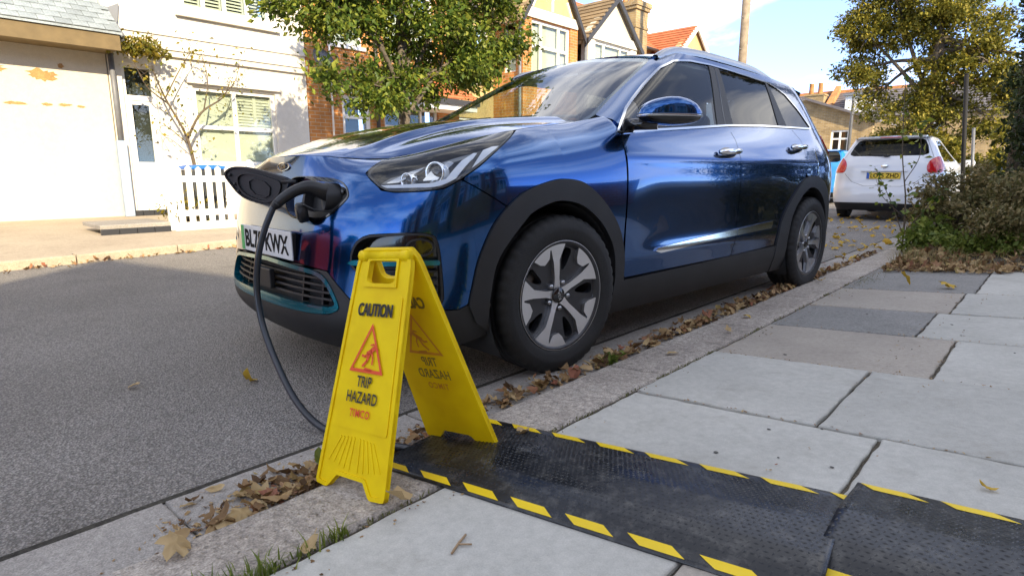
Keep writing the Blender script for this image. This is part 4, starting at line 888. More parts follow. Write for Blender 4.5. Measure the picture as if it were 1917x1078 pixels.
def sign_panel(foot_mid, ex, hinge, out_sign, name):
    """one leaf; local u across, v up the leaf, outward normal n"""
    o = Vector(foot_mid); ex = Vector(ex).normalized(); ez = (Vector(hinge) - o); ez = (ez - ex * ez.dot(ex) * 0).normalized(); Ht = (Vector(hinge) - o).length
    n = ex.cross(ez).normalized() * out_sign
    def at(u, v, d=0.0): return tuple(o + ex * u + ez * v + n * d)
    hw = lambda v: .128 - .030 * v / .62
    T = .012
    outl = [(-.128, .012), (-.124, .004), (-.088, .0), (-.080, .003), (-.052, .036), (.046, .036), (.072, .003), (.080, 0), (.124, .004), (.128, .012)]
    outl += [(hw(.57), .57), (hw(.585) - .002, .592), (hw(.6) - .014, .615), (-hw(.6) + .014, .615), (-hw(.585) + .002, .592), (-hw(.57), .57)]
    hole = [(-.052, .538), (-.036, .532), (.036, .532), (.052, .538), (.050, .592), (-.050, .592)]
    fnp = lambda d: (lambda u, v: np.stack([o[i] + ex[i] * np.asarray(u) + ez[i] * np.asarray(v) + n[i] * d for i in range(3)], -1))
    flipn = (ex.cross(ez)).dot(n) < 0
    def leaf(nm, poly, holes, d, thick, ring=None, mat=m_yel, par=None, step=.006, doming=0, gap=0):
        fn = fnp(d)
        if flipn:
            f2 = lambda u, v: fn(-np.asarray(u), v); poly = [(-p[0], p[1]) for p in poly][::-1]; holes = [[(-p[0], p[1]) for p in h][::-1] for h in holes]
        else: f2 = fn
        return pmk(nm, panel(f2, poly, holes, step, 0, thick, gap, ring, doming=doming), mat, par)
    body = leaf(name, outl, [hole], 0, T, par=sign)
    # back skin closes the moulding
    fb = fnp(-T)
    pb = panel(fb if flipn else (lambda u, v: fb(-np.asarray(u), v)), outl if flipn else [(-p[0], p[1]) for p in outl][::-1], [hole if flipn else [(-p[0], p[1]) for p in hole][::-1]], .008, 0, 0)
    pmk('back_skin', pb, m_yel, body)
    leaf('edge_rib', outl, [hole], .004, .008, ring=.010, par=body)
    leaf('message_field', [(-.104, .155), (.104, .155), (.088, .500), (-.088, .500)], [], .0025, .006, par=body)
    leaf('handle_rim', [(-.060, .522), (.060, .522), (.058, .60), (-.058, .60)], [hole], .005, .008, par=body)
    for k_ in range(5):
        for s_ in (-1, 1):
            x0 = .016 + .020 * k_
            leaf('ridge', [(s_ * x0 - .004, .052 + .004 * k_), (s_ * x0 + .004, .052 + .004 * k_), (s_ * (x0 * .62) + .004, .138 - .001 * k_), (s_ * (x0 * .62) - .004, .138 - .001 * k_)] if s_ > 0 else [(-x0 - .004, .052 + .004 * k_), (-x0 + .004, .052 + .004 * k_), (-x0 * .62 + .004, .138 - .001 * k_), (-x0 * .62 - .004, .138 - .001 * k_)], [], .0018, .006, par=body, step=.004)
    def prints(d, ms, mirror):
        sg = -1 if mirror else 1
        g = lambda u, v: at(u * OUT, v, d)
        [fit_text('CAUTION', .126, .034, lambda u, v, q_=q_: at((u + q_ * .0013) * OUT, .462 + v, d + abs(q_) * .0002 * (1 if d > 0 else -1)), 'lettering', ms[0], body, .02, .95) for q_ in (0, -1, 1)]
        tri = [(0, .428), (-.062, .301), (.062, .301)]
        c = (0, .343); inn_ = [(c[0] + (p[0] - c[0]) * .82, c[1] + (p[1] - c[1]) * .82 + .001) for p in tri]
        V = [g(*p) for p in tri] + [g(*p) for p in inn_]
        mk('warning_triangle', V, [(0, 1, 4, 3), (1, 2, 5, 4), (2, 0, 3, 5)], ms[1], body)
        m_ = MB()
        def limb(pts, r):
            for i in range(len(pts) - 1):
                a, b = Vector(pts[i]), Vector(pts[i + 1]); t = (b - a).normalized(); q = Vector((-t.y, t.x)) * r; a = a - t * r * .5; b = b + t * r * .5
                m_.add([g(*(a + q)), g(*(a - q)), g(*(b - q)), g(*(b + q))], [(0, 1, 2, 3)])
        Z = lambda x, y: ((x - 445) * .00047, .345 - (y - 895) * .00047)
        limb([Z(440, 885), Z(465, 870), Z(488, 850)], .0060)                     # trunk
        limb([Z(488, 852), Z(478, 832), Z(455, 838)], .0022)                     # raised arm
        limb([Z(440, 885), Z(425, 902), Z(400, 898)], .0032)                     # trailing leg
        limb([Z(455, 885), Z(440, 925), Z(412, 955)], .0034)
        limb([Z(470, 880), Z(484, 905), Z(484, 940)], .0024)                     # front arm
        hc = Z(509, 862); m_.add([g(hc[0] + .0045 * math.cos(t), hc[1] + .0052 * math.sin(t)) for t in np.linspace(0, 2 * math.pi, 14, endpoint=False)], [tuple(range(14))])
        limb([Z(434, 968), Z(488, 974)], .0036)
        m_.build('falling_figure', ms[1], body)
        fit_text('TRIP', .054, .028, lambda u, v: g(u, .278 + v), 'lettering', ms[0], body, .018)
        fit_text('HAZARD', .112, .029, lambda u, v: g(u, .238 + v), 'lettering', ms[0], body, .018, 1.05)
        fit_text('TIMCO', .074, .020, lambda u, v: g(u, .198 + v), 'brand_lettering', ms[1], body, .022, 1.15)
    OUT = 1 if (ex.cross(ez)).dot(n) > 0 else -1
    prints(.0068, (m_print_blk, m_print_red), False)
    return at, body, prints
hin = Vector((1.064, -1.052, .650))
fm = Vector((1.128, -1.242, pz(1.128))); bm_ = Vector((1.138, -.862, pz(1.138) + .012))
at1, b1, pr1 = sign_panel(fm, (.990, .142, .99 * SL), hin, 1, 'front_leaf')
at2, b2, pr2 = sign_panel(bm_, (.985, .18, .985 * SL), hin, -1, 'rear_leaf')
pr2(-.0128, (m_ghost_blk, m_ghost_red), False)
ehx = Vector((.990, .155, .99 * SL)).normalized()
hp = Vector(at1(0, .606, -.006)); 
MB().tube([hp - ehx * .094, hp - ehx * .060, hp - ehx * .060, hp + ehx * .060, hp + ehx * .060, hp + ehx * .094], [.016, .016, .0145, .0145, .016, .016], 18).build('hinge_bar', m_yel, sign, True)
for o in list(sign.children):            # parts were laid out in world coordinates
    o.matrix_parent_inverse = Matrix.Translation(sign.location).inverted()

# ------------------------------------------------------------------ rubber ramp mats
def matmat():
    m, t, p = newmat('ramp_rubber'); N = t.nodes.new; K = t.links.new
    setp(p, (.012, .013, .015), .34, 0, .0, .5)
    tcn = N('ShaderNodeTexCoord'); n = N('ShaderNodeTexNoise'); n.inputs['Scale'].default_value = 9; n.inputs['Detail'].default_value = 9; K(tcn.outputs['Object'], n.inputs['Vector'])
    mr = N('ShaderNodeMapRange'); mr.inputs[1].default_value = .3; mr.inputs[2].default_value = .75; mr.inputs[3].default_value = .20; mr.inputs[4].default_value = .42; K(n.outputs['Fac'], mr.inputs[0]); K(mr.outputs[0], p.inputs['Roughness'])
    n2 = N('ShaderNodeTexNoise'); n2.inputs['Scale'].default_value = 26; n2.inputs['Detail'].default_value = 10; n2.inputs['Roughness'].default_value = .75; K(tcn.outputs['Object'], n2.inputs['Vector'])
    r = N('ShaderNodeValToRGB'); r.color_ramp.elements[0].position = .5; r.color_ramp.elements[0].color = (.012, .013, .015, 1); r.color_ramp.elements[1].position = .72; r.color_ramp.elements[1].color = (.085, .082, .075, 1); K(n2.outputs['Fac'], r.inputs[0]); K(r.outputs[0], p.inputs['Base Color'])
    return m
m_mat = matmat(); m_tape = plain('yellow_chevron', (.80, .56, .006), .45, dirt=.12)
def ramp(label, ox, oy, ang, length, width, lead, oz=0.004, seed=3):
    """ox, oy: corner at the kerb end on the near edge; local u along, v across towards the car"""
    root = thing('cable_ramp', label, 'cable ramp', (ox, oy, pz(ox)), 0, 'rubber cable ramps across the pavement')
    ca, sa_ = math.cos(ang), math.sin(ang)
    def hgt(u, v):
        q = v / width
        prof = np.interp(q, [0, .05, .14, .24, .50, .60, .93, 1], [.004, .009, .024, .032, .036, .031, .007, .004])
        k = np.interp(u, [0, lead * .25, lead, length + 1], [.25, .3, 1, 1]) if lead else 1.0; return .004 + (prof - .004) * k + .0
    def W_(u, v, dz=0.0):
        x = u * ca - v * sa_; y = u * sa_ + v * ca; return (x, y, pz(ox + x) - pz(ox) + oz + float(hgt(u, v)) + dz)
    nu, nv = int(length / .02), 42; vs = []; fs = []
    for i in range(nu + 1):
        for j in range(nv + 1): vs.append(W_(length * i / nu, width * j / nv))
    for i in range(nu):
        for j in range(nv): a = i * (nv + 1) + j; fs.append((a, a + nv + 1, a + nv + 2, a + 1))
    # underside rim
    b = len(vs); ring = [(i, 0) for i in range(nu + 1)] + [(nu, j) for j in range(1, nv + 1)] + [(i, nv) for i in range(nu - 1, -1, -1)] + [(0, j) for j in range(nv - 1, 0, -1)]
    for i, j in ring:
        p = vs[i * (nv + 1) + j]; vs.append((p[0], p[1], pz(ox + p[0]) - pz(ox) + .001))
    m = len(ring)
    for k_ in range(m):
        i, j = ring[k_]; i2, j2 = ring[(k_ + 1) % m]; fs.append((i * (nv + 1) + j, b + k_, b + (k_ + 1) % m, i2 * (nv + 1) + j2))
    mk('ramp_body', vs, fs, m_mat, root, True)
    # raised studs: two interleaved lozenges, too small to pick apart
    V = []; Fq = []; pu = .0135; pv = .0135
    for i in range(int(length / pu)):
        for j in range(int((width - .05) / pv)):
            u = pu * (i + .5) + (pu / 2 if j % 2 else 0); v = .025 + pv * (j + .5)
            if u > length - .008: continue
            l, w2, h = .0058, .0023, .0022
            d = (1, 0) if (i + j) % 2 else (.35, .94); e_ = (-d[1], d[0]); b = len(V)
            for su, sv, hz in ((-l, 0, 0), (0, -w2, 0), (l, 0, 0), (0, w2, 0), (0, 0, h)): V.append(W_(u + d[0] * su + e_[0] * sv, v + d[1] * su + e_[1] * sv, hz))
            Fq += [(b, b + 1, b + 4), (b + 1, b + 2, b + 4), (b + 2, b + 3, b + 4), (b + 3, b, b + 4)]
    st = fast_mesh('tread_studs', V, Fq, m_mat, root); st['kind'] = 'stuff'
    pitch = .148; n = int(length / pitch) + 1
    for k_ in range(n):
        for edge in (0, 1):
            u0 = .028 + pitch * k_ + (.0 if edge == 0 else -.022); L_ = .092
            if edge == 0: q = [(u0, .0035), (u0 + L_, .0035), (u0 + L_ - .034, .025), (u0 - .036, .025)]
            else: q = [(u0, width - .003), (u0 + .030, width - .032), (u0 + L_ + .040, width - .032), (u0 + L_ - .004, width - .003)]
            q = [(min(max(a, .002), length - .002), v) for a, v in q]
            if q[1][0] - q[0][0] < .02 and q[2][0] - q[3][0] < .02: continue
            g = []; ff = []
            N1 = 8
            for a in range(N1 + 1):
                for c in range(4):
                    s, t = a / N1, c / 3
                    if edge == 0: u = (q[0][0] * (1 - s) + q[1][0] * s) * (1 - t) + (q[3][0] * (1 - s) + q[2][0] * s) * t; v = q[0][1] * (1 - t) + q[2][1] * t
                    else: u = (q[1][0] * (1 - s) + q[2][0] * s) * (1 - t) + (q[0][0] * (1 - s) + q[3][0] * s) * t; v = q[1][1] * (1 - t) + q[0][1] * t
                    g.append(W_(u, v, .0012))
            for a in range(N1):
                for c in range(3): i0 = a * 4 + c; ff.append((i0, i0 + 4, i0 + 5, i0 + 1))
            mk('chevron', g, ff, m_tape, root)
    return root
ramp('black rubber cable ramp with yellow chevrons under the caution sign', 1.055, -1.107, R(6.6), 1.085, .418, .28)
ramp('black rubber cable ramp with yellow chevrons at the right edge of the photo', 2.098, -.915, R(2.5), 1.02, .420, 0, .0075)

# ------------------------------------------------------------------ hatchbacks beyond (origin: middle of the rear, on the road; y forward)
HW = cub([.15, .25, .35, .6, .8, .90, 1.0, 1.1, 1.25, 1.38, 1.46], [.76, .81, .835, .845, .845, .832, .80, .755, .685, .625, .58])
HR = cub([.15, .24, .34, .50, .62, .70, .80, .95, 1.02, 1.12, 1.28, 1.40, 1.46], [.10, .03, .0, .0, .03, .065, .07, .09, .11, .17, .28, .37, .42])
HF = cub([.15, .3, .6, .75, .85, .95, 1.0, 1.25, 1.46], [3.80, 3.92, 3.94, 3.9, 3.55, 3.1, 2.95, 2.4, 1.95])
def HB(a, z):
    a = np.asarray(a, float); z = np.asarray(z, float); a, z = np.broadcast_arrays(a, z)
    w = HW(z); yr = HR(z); y0 = .55; n = 4.2; yf = HF(z); y1 = yf - .55
    ph = np.clip((y0 - a) / .845, 0, np.pi / 2); c, s_ = np.cos(ph), np.sin(ph); r = 1 / (c ** n + s_ ** n) ** (1 / n); br_ = y0 - yr
    p2 = np.clip((a - 3.0) / .845, 0, np.pi / 2); t = np.clip((a - y0) / (3.0 - y0), 0, 1); ym = y0 + (y1 - y0) * t
    c2, s2 = np.cos(p2), np.sin(p2); r2 = 1 / (c2 ** 2.6 + s2 ** 2.6) ** (1 / 2.6)
    x = np.where(a < y0, w * r * c, np.where(a > 3.0, w * r2 * c2, w)); y = np.where(a < y0, y0 - br_ * r * s_, np.where(a > 3.0, y1 + .55 * r2 * s2, ym))
    return np.stack([x, y, z + 0 * x], -1)
def mirp(p): V, f_, n_ = p; return V, f_, n_
m_pipe_g = plain('panel_gap', (.05, .05, .055), .8)
def hatchback(name, label, pm, loc, rot, plate):
    c = thing(name, label, 'car', loc, rot)
    A0 = -.7773
    arch = lambda yc, r: [(yc + r * math.cos(t), .30 + r * math.sin(t)) for t in np.linspace(-.6, math.pi + .6, 26)]
    # note: fn's normal points inward on this handedness, so pieces are mirrored in pairs below
    fx = lambda a, z: HB(a, z)
    def both(nm, poly, holes, mat, step=.02, off=0, thick=.01, ring=None, gap=0, par=None, xmin=None, one=None):
        out_ = []
        for mir in ((False, True) if one is None else (one,)):
            out_.append(pmk(nm, panel(fx, poly, holes, step, off, thick, gap, ring, xmin=xmin), mat, par or c, mir))
        return out_
    LAMP = rnd_poly([(-.16, .83), (-.21, .88), (-.19, 1.0), (-.08, 1.09), (.12, 1.12), (.40, 1.09), (.38, .98), (.14, .85)], 2)
    GLS = [(-1.6, 1.12), (-.22, 1.135), (-.12, 1.17), (-.10, 1.30), (-.13, 1.405), (-.2, 1.425), (-1.6, 1.44)]
    SW = [(.55, 1.03), (.55, 1.30), (.75, 1.385), (2.0, 1.40), (2.7, 1.05)]
    ar1 = arch(.80, .345); ar2 = arch(3.05, .345)
    both('body_shell', [(-1.6, .33), (.42, .30), (.42, .2), (3.6, .2), (4.35, .3), (4.35, .80), (3.55, .93), (3.05, .98), (2.6, 1.2), (2.2, 1.46), (-1.6, 1.46)], [LAMP, np.array(GLS), ar1, ar2, SW], pm, .02, 0, .02, xmin=A0)
    both('rear_valance', [(-1.6, .17), (.42, .17), (.42, .305), (-.3, .345), (-1.6, .345)], [ar1], m_satblk, .03, -.006, 0, xmin=A0)
    both('rear_window', GLS, (), m_tint, .03, -.004, 0, xmin=A0); both('side_window', SW, (), m_tint, .03, -.004, 0)
    for l_ in both('tail_lamp', LAMP, (), m_red, .012, .008, .02): pass
    both('bumper_seam', [(-1.6, .605), (-.50, .605), (-.32, .68), (-.20, .83), (-.203, .833), (-.324, .684), (-.503, .609), (-1.6, .609)], (), m_pipe_g, .004, .002, 0, xmin=A0)
    both('tailgate_line', [(-.05, 1.10), (-.08, 1.44), (-.088, 1.44), (-.058, 1.10)], (), m_satblk, .006, .002, 0)
    # roof
    rv = []; rf_ = []
    nu, nv = 12, 16
    for i in range(nu + 1):
        y = .38 + (2.0 - .38) * i / nu
        for j in range(nv + 1):
            x = -.60 + 1.20 * j / nv; rv.append((x, y, 1.452 + .055 * (1 - (x / .6) ** 2) * min(1, .35 + i / 3)))
    for i in range(nu):
        for j in range(nv): a = i * (nv + 1) + j; rf_.append((a, a + 1, a + nv + 2, a + nv + 1))
    mk('roof', rv, rf_, pm, c, True)
    MB().prism([(.30, 1.445), (.42, 1.475), (.50, 1.49), (.50, 1.455)], lambda p, q, t: (t, p, q), -.52, .52).build('spoiler', pm, c, bevel=.01)
    MB().box(-.16, .16, .305, .325, 1.448, 1.468).build('brake_light', m_red, c, bevel=.004)
    pl = MB().box(-.26, .26, .045, .060, .735, .846).build('number_plate', m_plate_yel, c, bevel=.003)
    MB().add([(-.258, .0435, .737), (-.212, .0435, .737), (-.212, .0435, .844), (-.258, .0435, .844)], [(0, 1, 2, 3)]).build('plate_band', m_eu, pl)
    fit_text(plate, .43, .079, lambda u, v: (u + .02, .0440, .7905 + v), 'lettering', m_black_print, pl, .022)
    MB().box(-.36, .36, .02, .06, .862, .885).build('plate_light_bar', pm, c, bevel=.008)
    MB().ellipsoid((0, .075, .955), (.055, .012, .038), 20, 8).build('emblem', m_chrome, c, True)
    MB().tube([(-.04, .15, 1.14), (-.30, .19, 1.165)], .012, 8).ellipsoid((0, .15, 1.135), (.06, .02, .02)).build('rear_wiper', m_satblk, c, True)
    MB().box(-.72, .72, .2, 3.7, .22, .42).build('floorpan', m_int, c)
    MB().box(-.60, .60, .9, 1.05, .42, 1.10).ellipsoid((.33, .95, 1.18), (.13, .05, .09)).ellipsoid((-.33, .95, 1.18), (.13, .05, .09)).build('rear_seats', m_int2, c)
    for sx in (1, -1):
        for y in (.80, 3.05):
            w = MB(); w.lathe([(-.09, .19), (-.095, .26), (-.085, .292), (-.06, .298), (.06, .298), (.085, .292), (.095, .26), (.09, .20), (.06, .19), (.05, .02)], 40, lambda h, r, t: (sx * (.735 + h), y + r * math.sin(t), .298 + r * math.cos(t))); w.build('wheel', m_rubber, c, True)
        MB().ellipsoid((sx * .93, 2.62, 1.02), (.10, .06, .07), 16, 10, None, 2.6).tube([(sx * .78, 2.65, 1.0), (sx * .90, 2.63, 1.0)], .03).build('door_mirror', pm, c, True)
    return c
m_whitepaint = paint('white_car_paint', (.62, .64, .68), .05, .35)
m_bluepaint2 = paint('light_blue_car_paint', (.02, .22, .62), .1, .35)
hatchback('car', 'white hatchback seen from behind with a yellow number plate', m_whitepaint, (-.06, 10.2, 0), 0, 'LO15 ZHD')
m_redpaint = paint('red_car_paint', (.30, .012, .02), .1, .35); m_darkpaint = paint('dark_grey_car_paint', (.03, .032, .036), .3, .35)
hatchback('car', 'red hatchback parked opposite, seen only as a reflection in the blue bumper', m_redpaint, (-3.45, -6.45, 0), 0, 'GU14 RVA')
hatchback('car', 'dark grey hatchback parked opposite behind the red one, outside the left edge', m_darkpaint, (-3.4, -11.4, 0), 0, 'KN09 TZE')
hatchback('car', 'bright blue car mostly hidden behind the white hatchback', m_bluepaint2, (-2.95, 16.2, 0), 0, 'LR62 FOK')

# ------------------------------------------------------------------ houses
m_render_w = stone('white_render', [(.58, .55, .49), (.66, .63, .57)], 1.2, 18, .05, .9, .4, .006, 90, stain=.10, stain_col=(.5, .46, .38))
m_render_c = stone('cream_render', [(.53, .48, .38), (.60, .55, .44)], 1.0, 14, .06, .9, .5, .008, 70, stain=.16, stain_col=(.55, .43, .26))
m_plaster = stone('bare_plaster', [(.32, .18, .07), (.42, .25, .10)], 6, 40, .2, .95, .6, .006, 120)
m_whitewood = plain('white_joinery', (.76, .75, .72), .5, dirt=.08)
m_soffit = plain('ochre_fascia', (.15, .105, .045), .7, dirt=.2)
m_slate = stone('roof_slate', [(.20, .23, .25), (.29, .33, .35)], 5, 40, .2, .75, .5, .004, 140, rnd=.14, stain=.25, stain_col=(.10, .11, .09))
m_slate_d = stone('dark_roof_slate', [(.12, .11, .12), (.18, .165, .17)], 3, 30, .2, .8, .5, .01, 90, rnd=.1)
m_tile_b = stone('brown_roof_tile', [(.20, .14, .075), (.28, .20, .11)], 3, 30, .25, .85, .5, .01, 90, rnd=.12)
m_tile_r = stone('red_roof_tile', [(.42, .13, .055), (.52, .19, .08)], 3, 30, .2, .85, .5, .01, 90, rnd=.12)
m_brick_o = brickmat('orange_brick', (.47, .19, .045), (.40, .145, .035), (.42, .33, .22))
m_brick_r = brickmat('red_brick', (.36, .12, .06), (.28, .09, .05), (.40, .34, .28))
m_brick_y = brickmat('yellow_stock_brick', (.34, .24, .11), (.26, .18, .085), (.35, .30, .22))
m_pane = glassmat('window_glass', (.86, .90, .88), 0.0, 1.5)
m_blind = plain('window_blind', (.62, .60, .52), .8)
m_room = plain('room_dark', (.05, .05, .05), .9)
m_timber = plain('dark_bargeboard', (.035, .034, .036), .5)
m_pipe = plain('grey_downpipe', (.16, .165, .18), .5, dirt=.2)
m_lead = plain('lead_flashing', (.20, .21, .23), .55, .3)
m_peach = stone('peach_render', [(.44, .32, .15), (.50, .37, .19)], 1.2, 18, .06, .9, .4, .006, 90)

def wall(parent, axis, pos, a0, a1, z0, z1, th, mat, ops=(), name='wall'):
    """rectangular wall with real openings. axis 'x': plane x=pos, runs along y; th grows away from the viewer (sign included)"""
    m = MB(); aa = sorted({a0, a1, *[o[0] for o in ops], *[o[1] for o in ops]}); zz = sorted({z0, z1, *[o[2] for o in ops], *[o[3] for o in ops]})
    for j in range(len(zz) - 1):
        run = None
        for i in range(len(aa) - 1):
            ca, cz = (aa[i] + aa[i + 1]) / 2, (zz[j] + zz[j + 1]) / 2
            solid = a0 <= ca <= a1 and z0 <= cz <= z1 and not any(o[0] < ca < o[1] and o[2] < cz < o[3] for o in ops)
            if solid: run = (run[0], aa[i + 1]) if run else (aa[i], aa[i + 1])
            if (not solid or i == len(aa) - 2) and run:
                if axis == 'x': m.box(pos, pos + th, run[0], run[1], zz[j], zz[j + 1])
                else: m.box(run[0], run[1], pos, pos + th, zz[j], zz[j + 1])
                run = None
    # weld so the wall is one shell
    o = m.build(name, mat, parent); bm = bmesh.new(); bm.from_mesh(o.data); bmesh.ops.remove_doubles(bm, verts=bm.verts, dist=1e-4)
    seen = {}; dead = []
    for f in bm.faces:
        k = tuple(sorted(v.index for v in f.verts))
        if k in seen: dead += [f, seen[k]]
        seen[k] = f
    bmesh.ops.delete(bm, geom=list(set(dead)), context='FACES_ONLY'); bm.to_mesh(o.data); bm.free(); return o
def window(parent, axis, pos, a0, a1, z0, z1, dirn, mull=(), trans=(), blind=None, fr=.055, name='window', sill=True, louvre=None, depth=.07):
    """dirn: +1/-1, which way the outside lies along the axis normal; frame set back in the reveal"""
    def B(m, u0, u1, d0, d1, w0, w1):
        if axis == 'x': m.box(pos + dirn * d0, pos + dirn * d1, u0, u1, w0, w1)
        else: m.box(u0, u1, pos + dirn * d0, pos + dirn * d1, w0, w1)
        return m
    m = MB(); d0, d1 = -depth - .05, -depth + .012
    B(m, a0, a0 + fr, d0, d1, z0, z1); B(m, a1 - fr, a1, d0, d1, z0, z1); B(m, a0 + fr, a1 - fr, d0, d1, z0, z0 + fr); B(m, a0 + fr, a1 - fr, d0, d1, z1 - fr, z1)
    for c in mull: B(m, c - fr * .5, c + fr * .5, d0, d1 - .003, z0 + fr, z1 - fr)
    for c in trans: B(m, a0 + fr, a1 - fr, d0, d1 - .006, c - fr * .5, c + fr * .5)
    w = m.build(name, m_whitewood, parent)
    xs = [a0] + list(mull) + [a1]; zs = [z0] + list(trans) + [z1]
    for i in range(len(xs) - 1):
        for j in range(len(zs) - 1): B(MB(), xs[i] + fr * .5, xs[i + 1] - fr * .5, -depth - .030, -depth - .022, zs[j] + fr * .5, zs[j + 1] - fr * .5).build('pane', m_pane, w)
    if sill: B(MB(), a0 - .05, a1 + .05, -.06, .06, z0 - .07, z0 - .002).build('sill', m_whitewood, w)
    if blind is not None: B(MB(), a0 + .02, a1 - .02, -depth - .12, -depth - .10, z0 + .02, z0 + (z1 - z0) * blind).build('blind', m_blind, w)
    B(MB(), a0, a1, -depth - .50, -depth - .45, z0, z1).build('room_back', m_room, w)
    if louvre:
        for (u0, u1, w0, w1) in louvre:
            n = max(3, int((w1 - w0) / .052))
            for k_ in range(n):
                zc = w0 + (w1 - w0) * (k_ + .5) / n; q = MB(); dep = -depth - .095
                if axis == 'x': q.add([(pos + dirn * (dep - .018), u0, zc + .020), (pos + dirn * (dep + .018), u0, zc - .016), (pos + dirn * (dep + .018), u1, zc - .016), (pos + dirn * (dep - .018), u1, zc + .020), (pos + dirn * (dep - .018), u0, zc + .026), (pos + dirn * (dep + .018), u0, zc - .010), (pos + dirn * (dep + .018), u1, zc - .010), (pos + dirn * (dep - .018), u1, zc + .026)], [(0, 1, 2, 3), (4, 7, 6, 5), (0, 4, 5, 1), (1, 5, 6, 2), (2, 6, 7, 3), (3, 7, 4, 0)])
                q.build('louvre', m_blind, w)
            B(MB(), u0 - .03, u0, -depth - .12, -depth - .07, w0, w1).build('shutter_stile', m_blind, w); B(MB(), u1, u1 + .03, -depth - .12, -depth - .07, w0, w1).build('shutter_stile', m_blind, w)
    return w
def courses(parent, p00, p01, p10, p11, n, mat, th=.035, cut0=None, name='tile_course'):
    """tiled slope from eave edge p00-p01 to ridge edge p10-p11 as n overlapping courses, each a part"""
    p00, p01, p10, p11 = map(Vector, (p00, p01, p10, p11)); nrm = (p01 - p00).cross(p10 - p00).normalized()
    if nrm.z < 0: nrm = -nrm
    for k_ in range(n):
        t0, t1 = k_ / n, min(1, (k_ + 1.12) / n)
        a, b, c, d = p00.lerp(p10, t0), p01.lerp(p11, t0), p01.lerp(p11, t1), p00.lerp(p10, t1)
        lo = nrm * .0; up_ = nrm * th; hi = nrm * (th * .25)
        mk(name, [a + lo, b + lo, c + lo, d + lo, a + up_, b + up_, c + hi, d + hi], [(0, 1, 2, 3), (4, 7, 6, 5), (0, 4, 5, 1), (1, 5, 6, 2), (2, 6, 7, 3), (3, 7, 4, 0)], mat, parent)
    return nrm
def pipe(parent, pts, r=.035, mat=None, name='downpipe'): return MB().tube(pts, r, 10).build(name, mat or m_pipe, parent, True)
# --- low cream cottage on the left
ca = thing('cottage', 'low cream rendered cottage with slate roof and peeling plaster at the far left', 'house', (-9.3, -3, .1))
def rebase(t):
    for o in list(t.children): o.matrix_parent_inverse = Matrix.Translation(t.location).inverted()
wall(ca, 'x', -9.3, -9.0, .94, .05, 3.2, -.3, m_render_c)
MB().box(-8.77, -8.71, -9.0, 1.02, 2.70, 2.95).build('fascia', m_soffit, ca)
MB().box(-9.30, -8.77, -9.0, 1.0, 2.72, 2.75).build('soffit', m_soffit, ca)
roof = MB().add([(-8.68, -9.0, 2.96), (-8.68, 1.05, 2.96), (-11.8, 1.05, 5.35), (-11.8, -9.0, 5.35), (-8.68, -9.0, 2.93), (-8.68, 1.05, 2.93), (-11.8, 1.05, 5.30), (-11.8, -9.0, 5.30)], [(0, 1, 2, 3), (7, 6, 5, 4), (0, 4, 5, 1), (1, 5, 6, 2), (3, 2, 6, 7)]).build('roof', m_slate, ca)
sv = Vector((-3.12, 0, 2.39)).normalized(); sn = Vector((2.39, 0, 3.12)).normalized()
slm = []
for v_ in range(3):
    w2, h2 = .1, .17; rr = random.Random(v_); j = [rr.uniform(-.006, .006) for _ in range(8)]
    base = [Vector((0, -w2 / 1.02, 0)), Vector((0, w2 / 1.02, 0)), sv * .26 + Vector((0, w2 / 1.02, 0)), sv * .26 + Vector((0, -w2 / 1.02, 0))]
    base[0] += sv * j[0]; base[1] += sv * j[1]
    vsl = [b + sn * (.004 if i > 1 else .016) for i, b in enumerate(base)] + [b + sn * (.010 if i > 1 else .026) for i, b in enumerate(base)]
    me = bpy.data.meshes.new('slate'); me.from_pydata([tuple(p) for p in vsl], [], [(3, 2, 1, 0), (4, 5, 6, 7), (0, 1, 5, 4), (1, 2, 6, 5), (2, 3, 7, 6), (3, 0, 4, 7)]); me.materials.append(m_slate); slm.append(me)
for r_i in range(10):
    for c_i in range(15):
        y = .94 - .205 * c_i - (.1025 if r_i % 2 else 0)
        o = obj('slate', slm[(r_i * 7 + c_i * 3) % 3], roof); o.location = Vector((-8.68, y, 2.955)) + sv * (.165 * r_i) + sn * random.uniform(0, .004)
for (y0, z0, w0, h0, sd_) in ((.08, 2.30, .40, .17, 1), (-.55, 2.34, .40, .14, 2), (.33, 2.46, .08, .07, 6), (-.28, 1.86, .28, .05, 3), (.10, 1.87, .15, .045, 4), (.32, 1.88, .18, .045, 5), (.52, 1.87, .12, .04, 7), (-.62, 1.86, .25, .06, 9)):
    rr = random.Random(sd_); pts = [(y0 + w0 * .5 * math.cos(t) * (1 + rr.uniform(-.35, .2)), z0 + h0 * .5 * math.sin(t) * (1 + rr.uniform(-.4, .3))) for t in np.linspace(0, 2 * math.pi, 26, endpoint=False)]
    MB().prism(pts, lambda p, q, t: (t, p, q), -9.301, -9.296).build('bare_plaster_patch', m_plaster, ca)
rebase(ca)
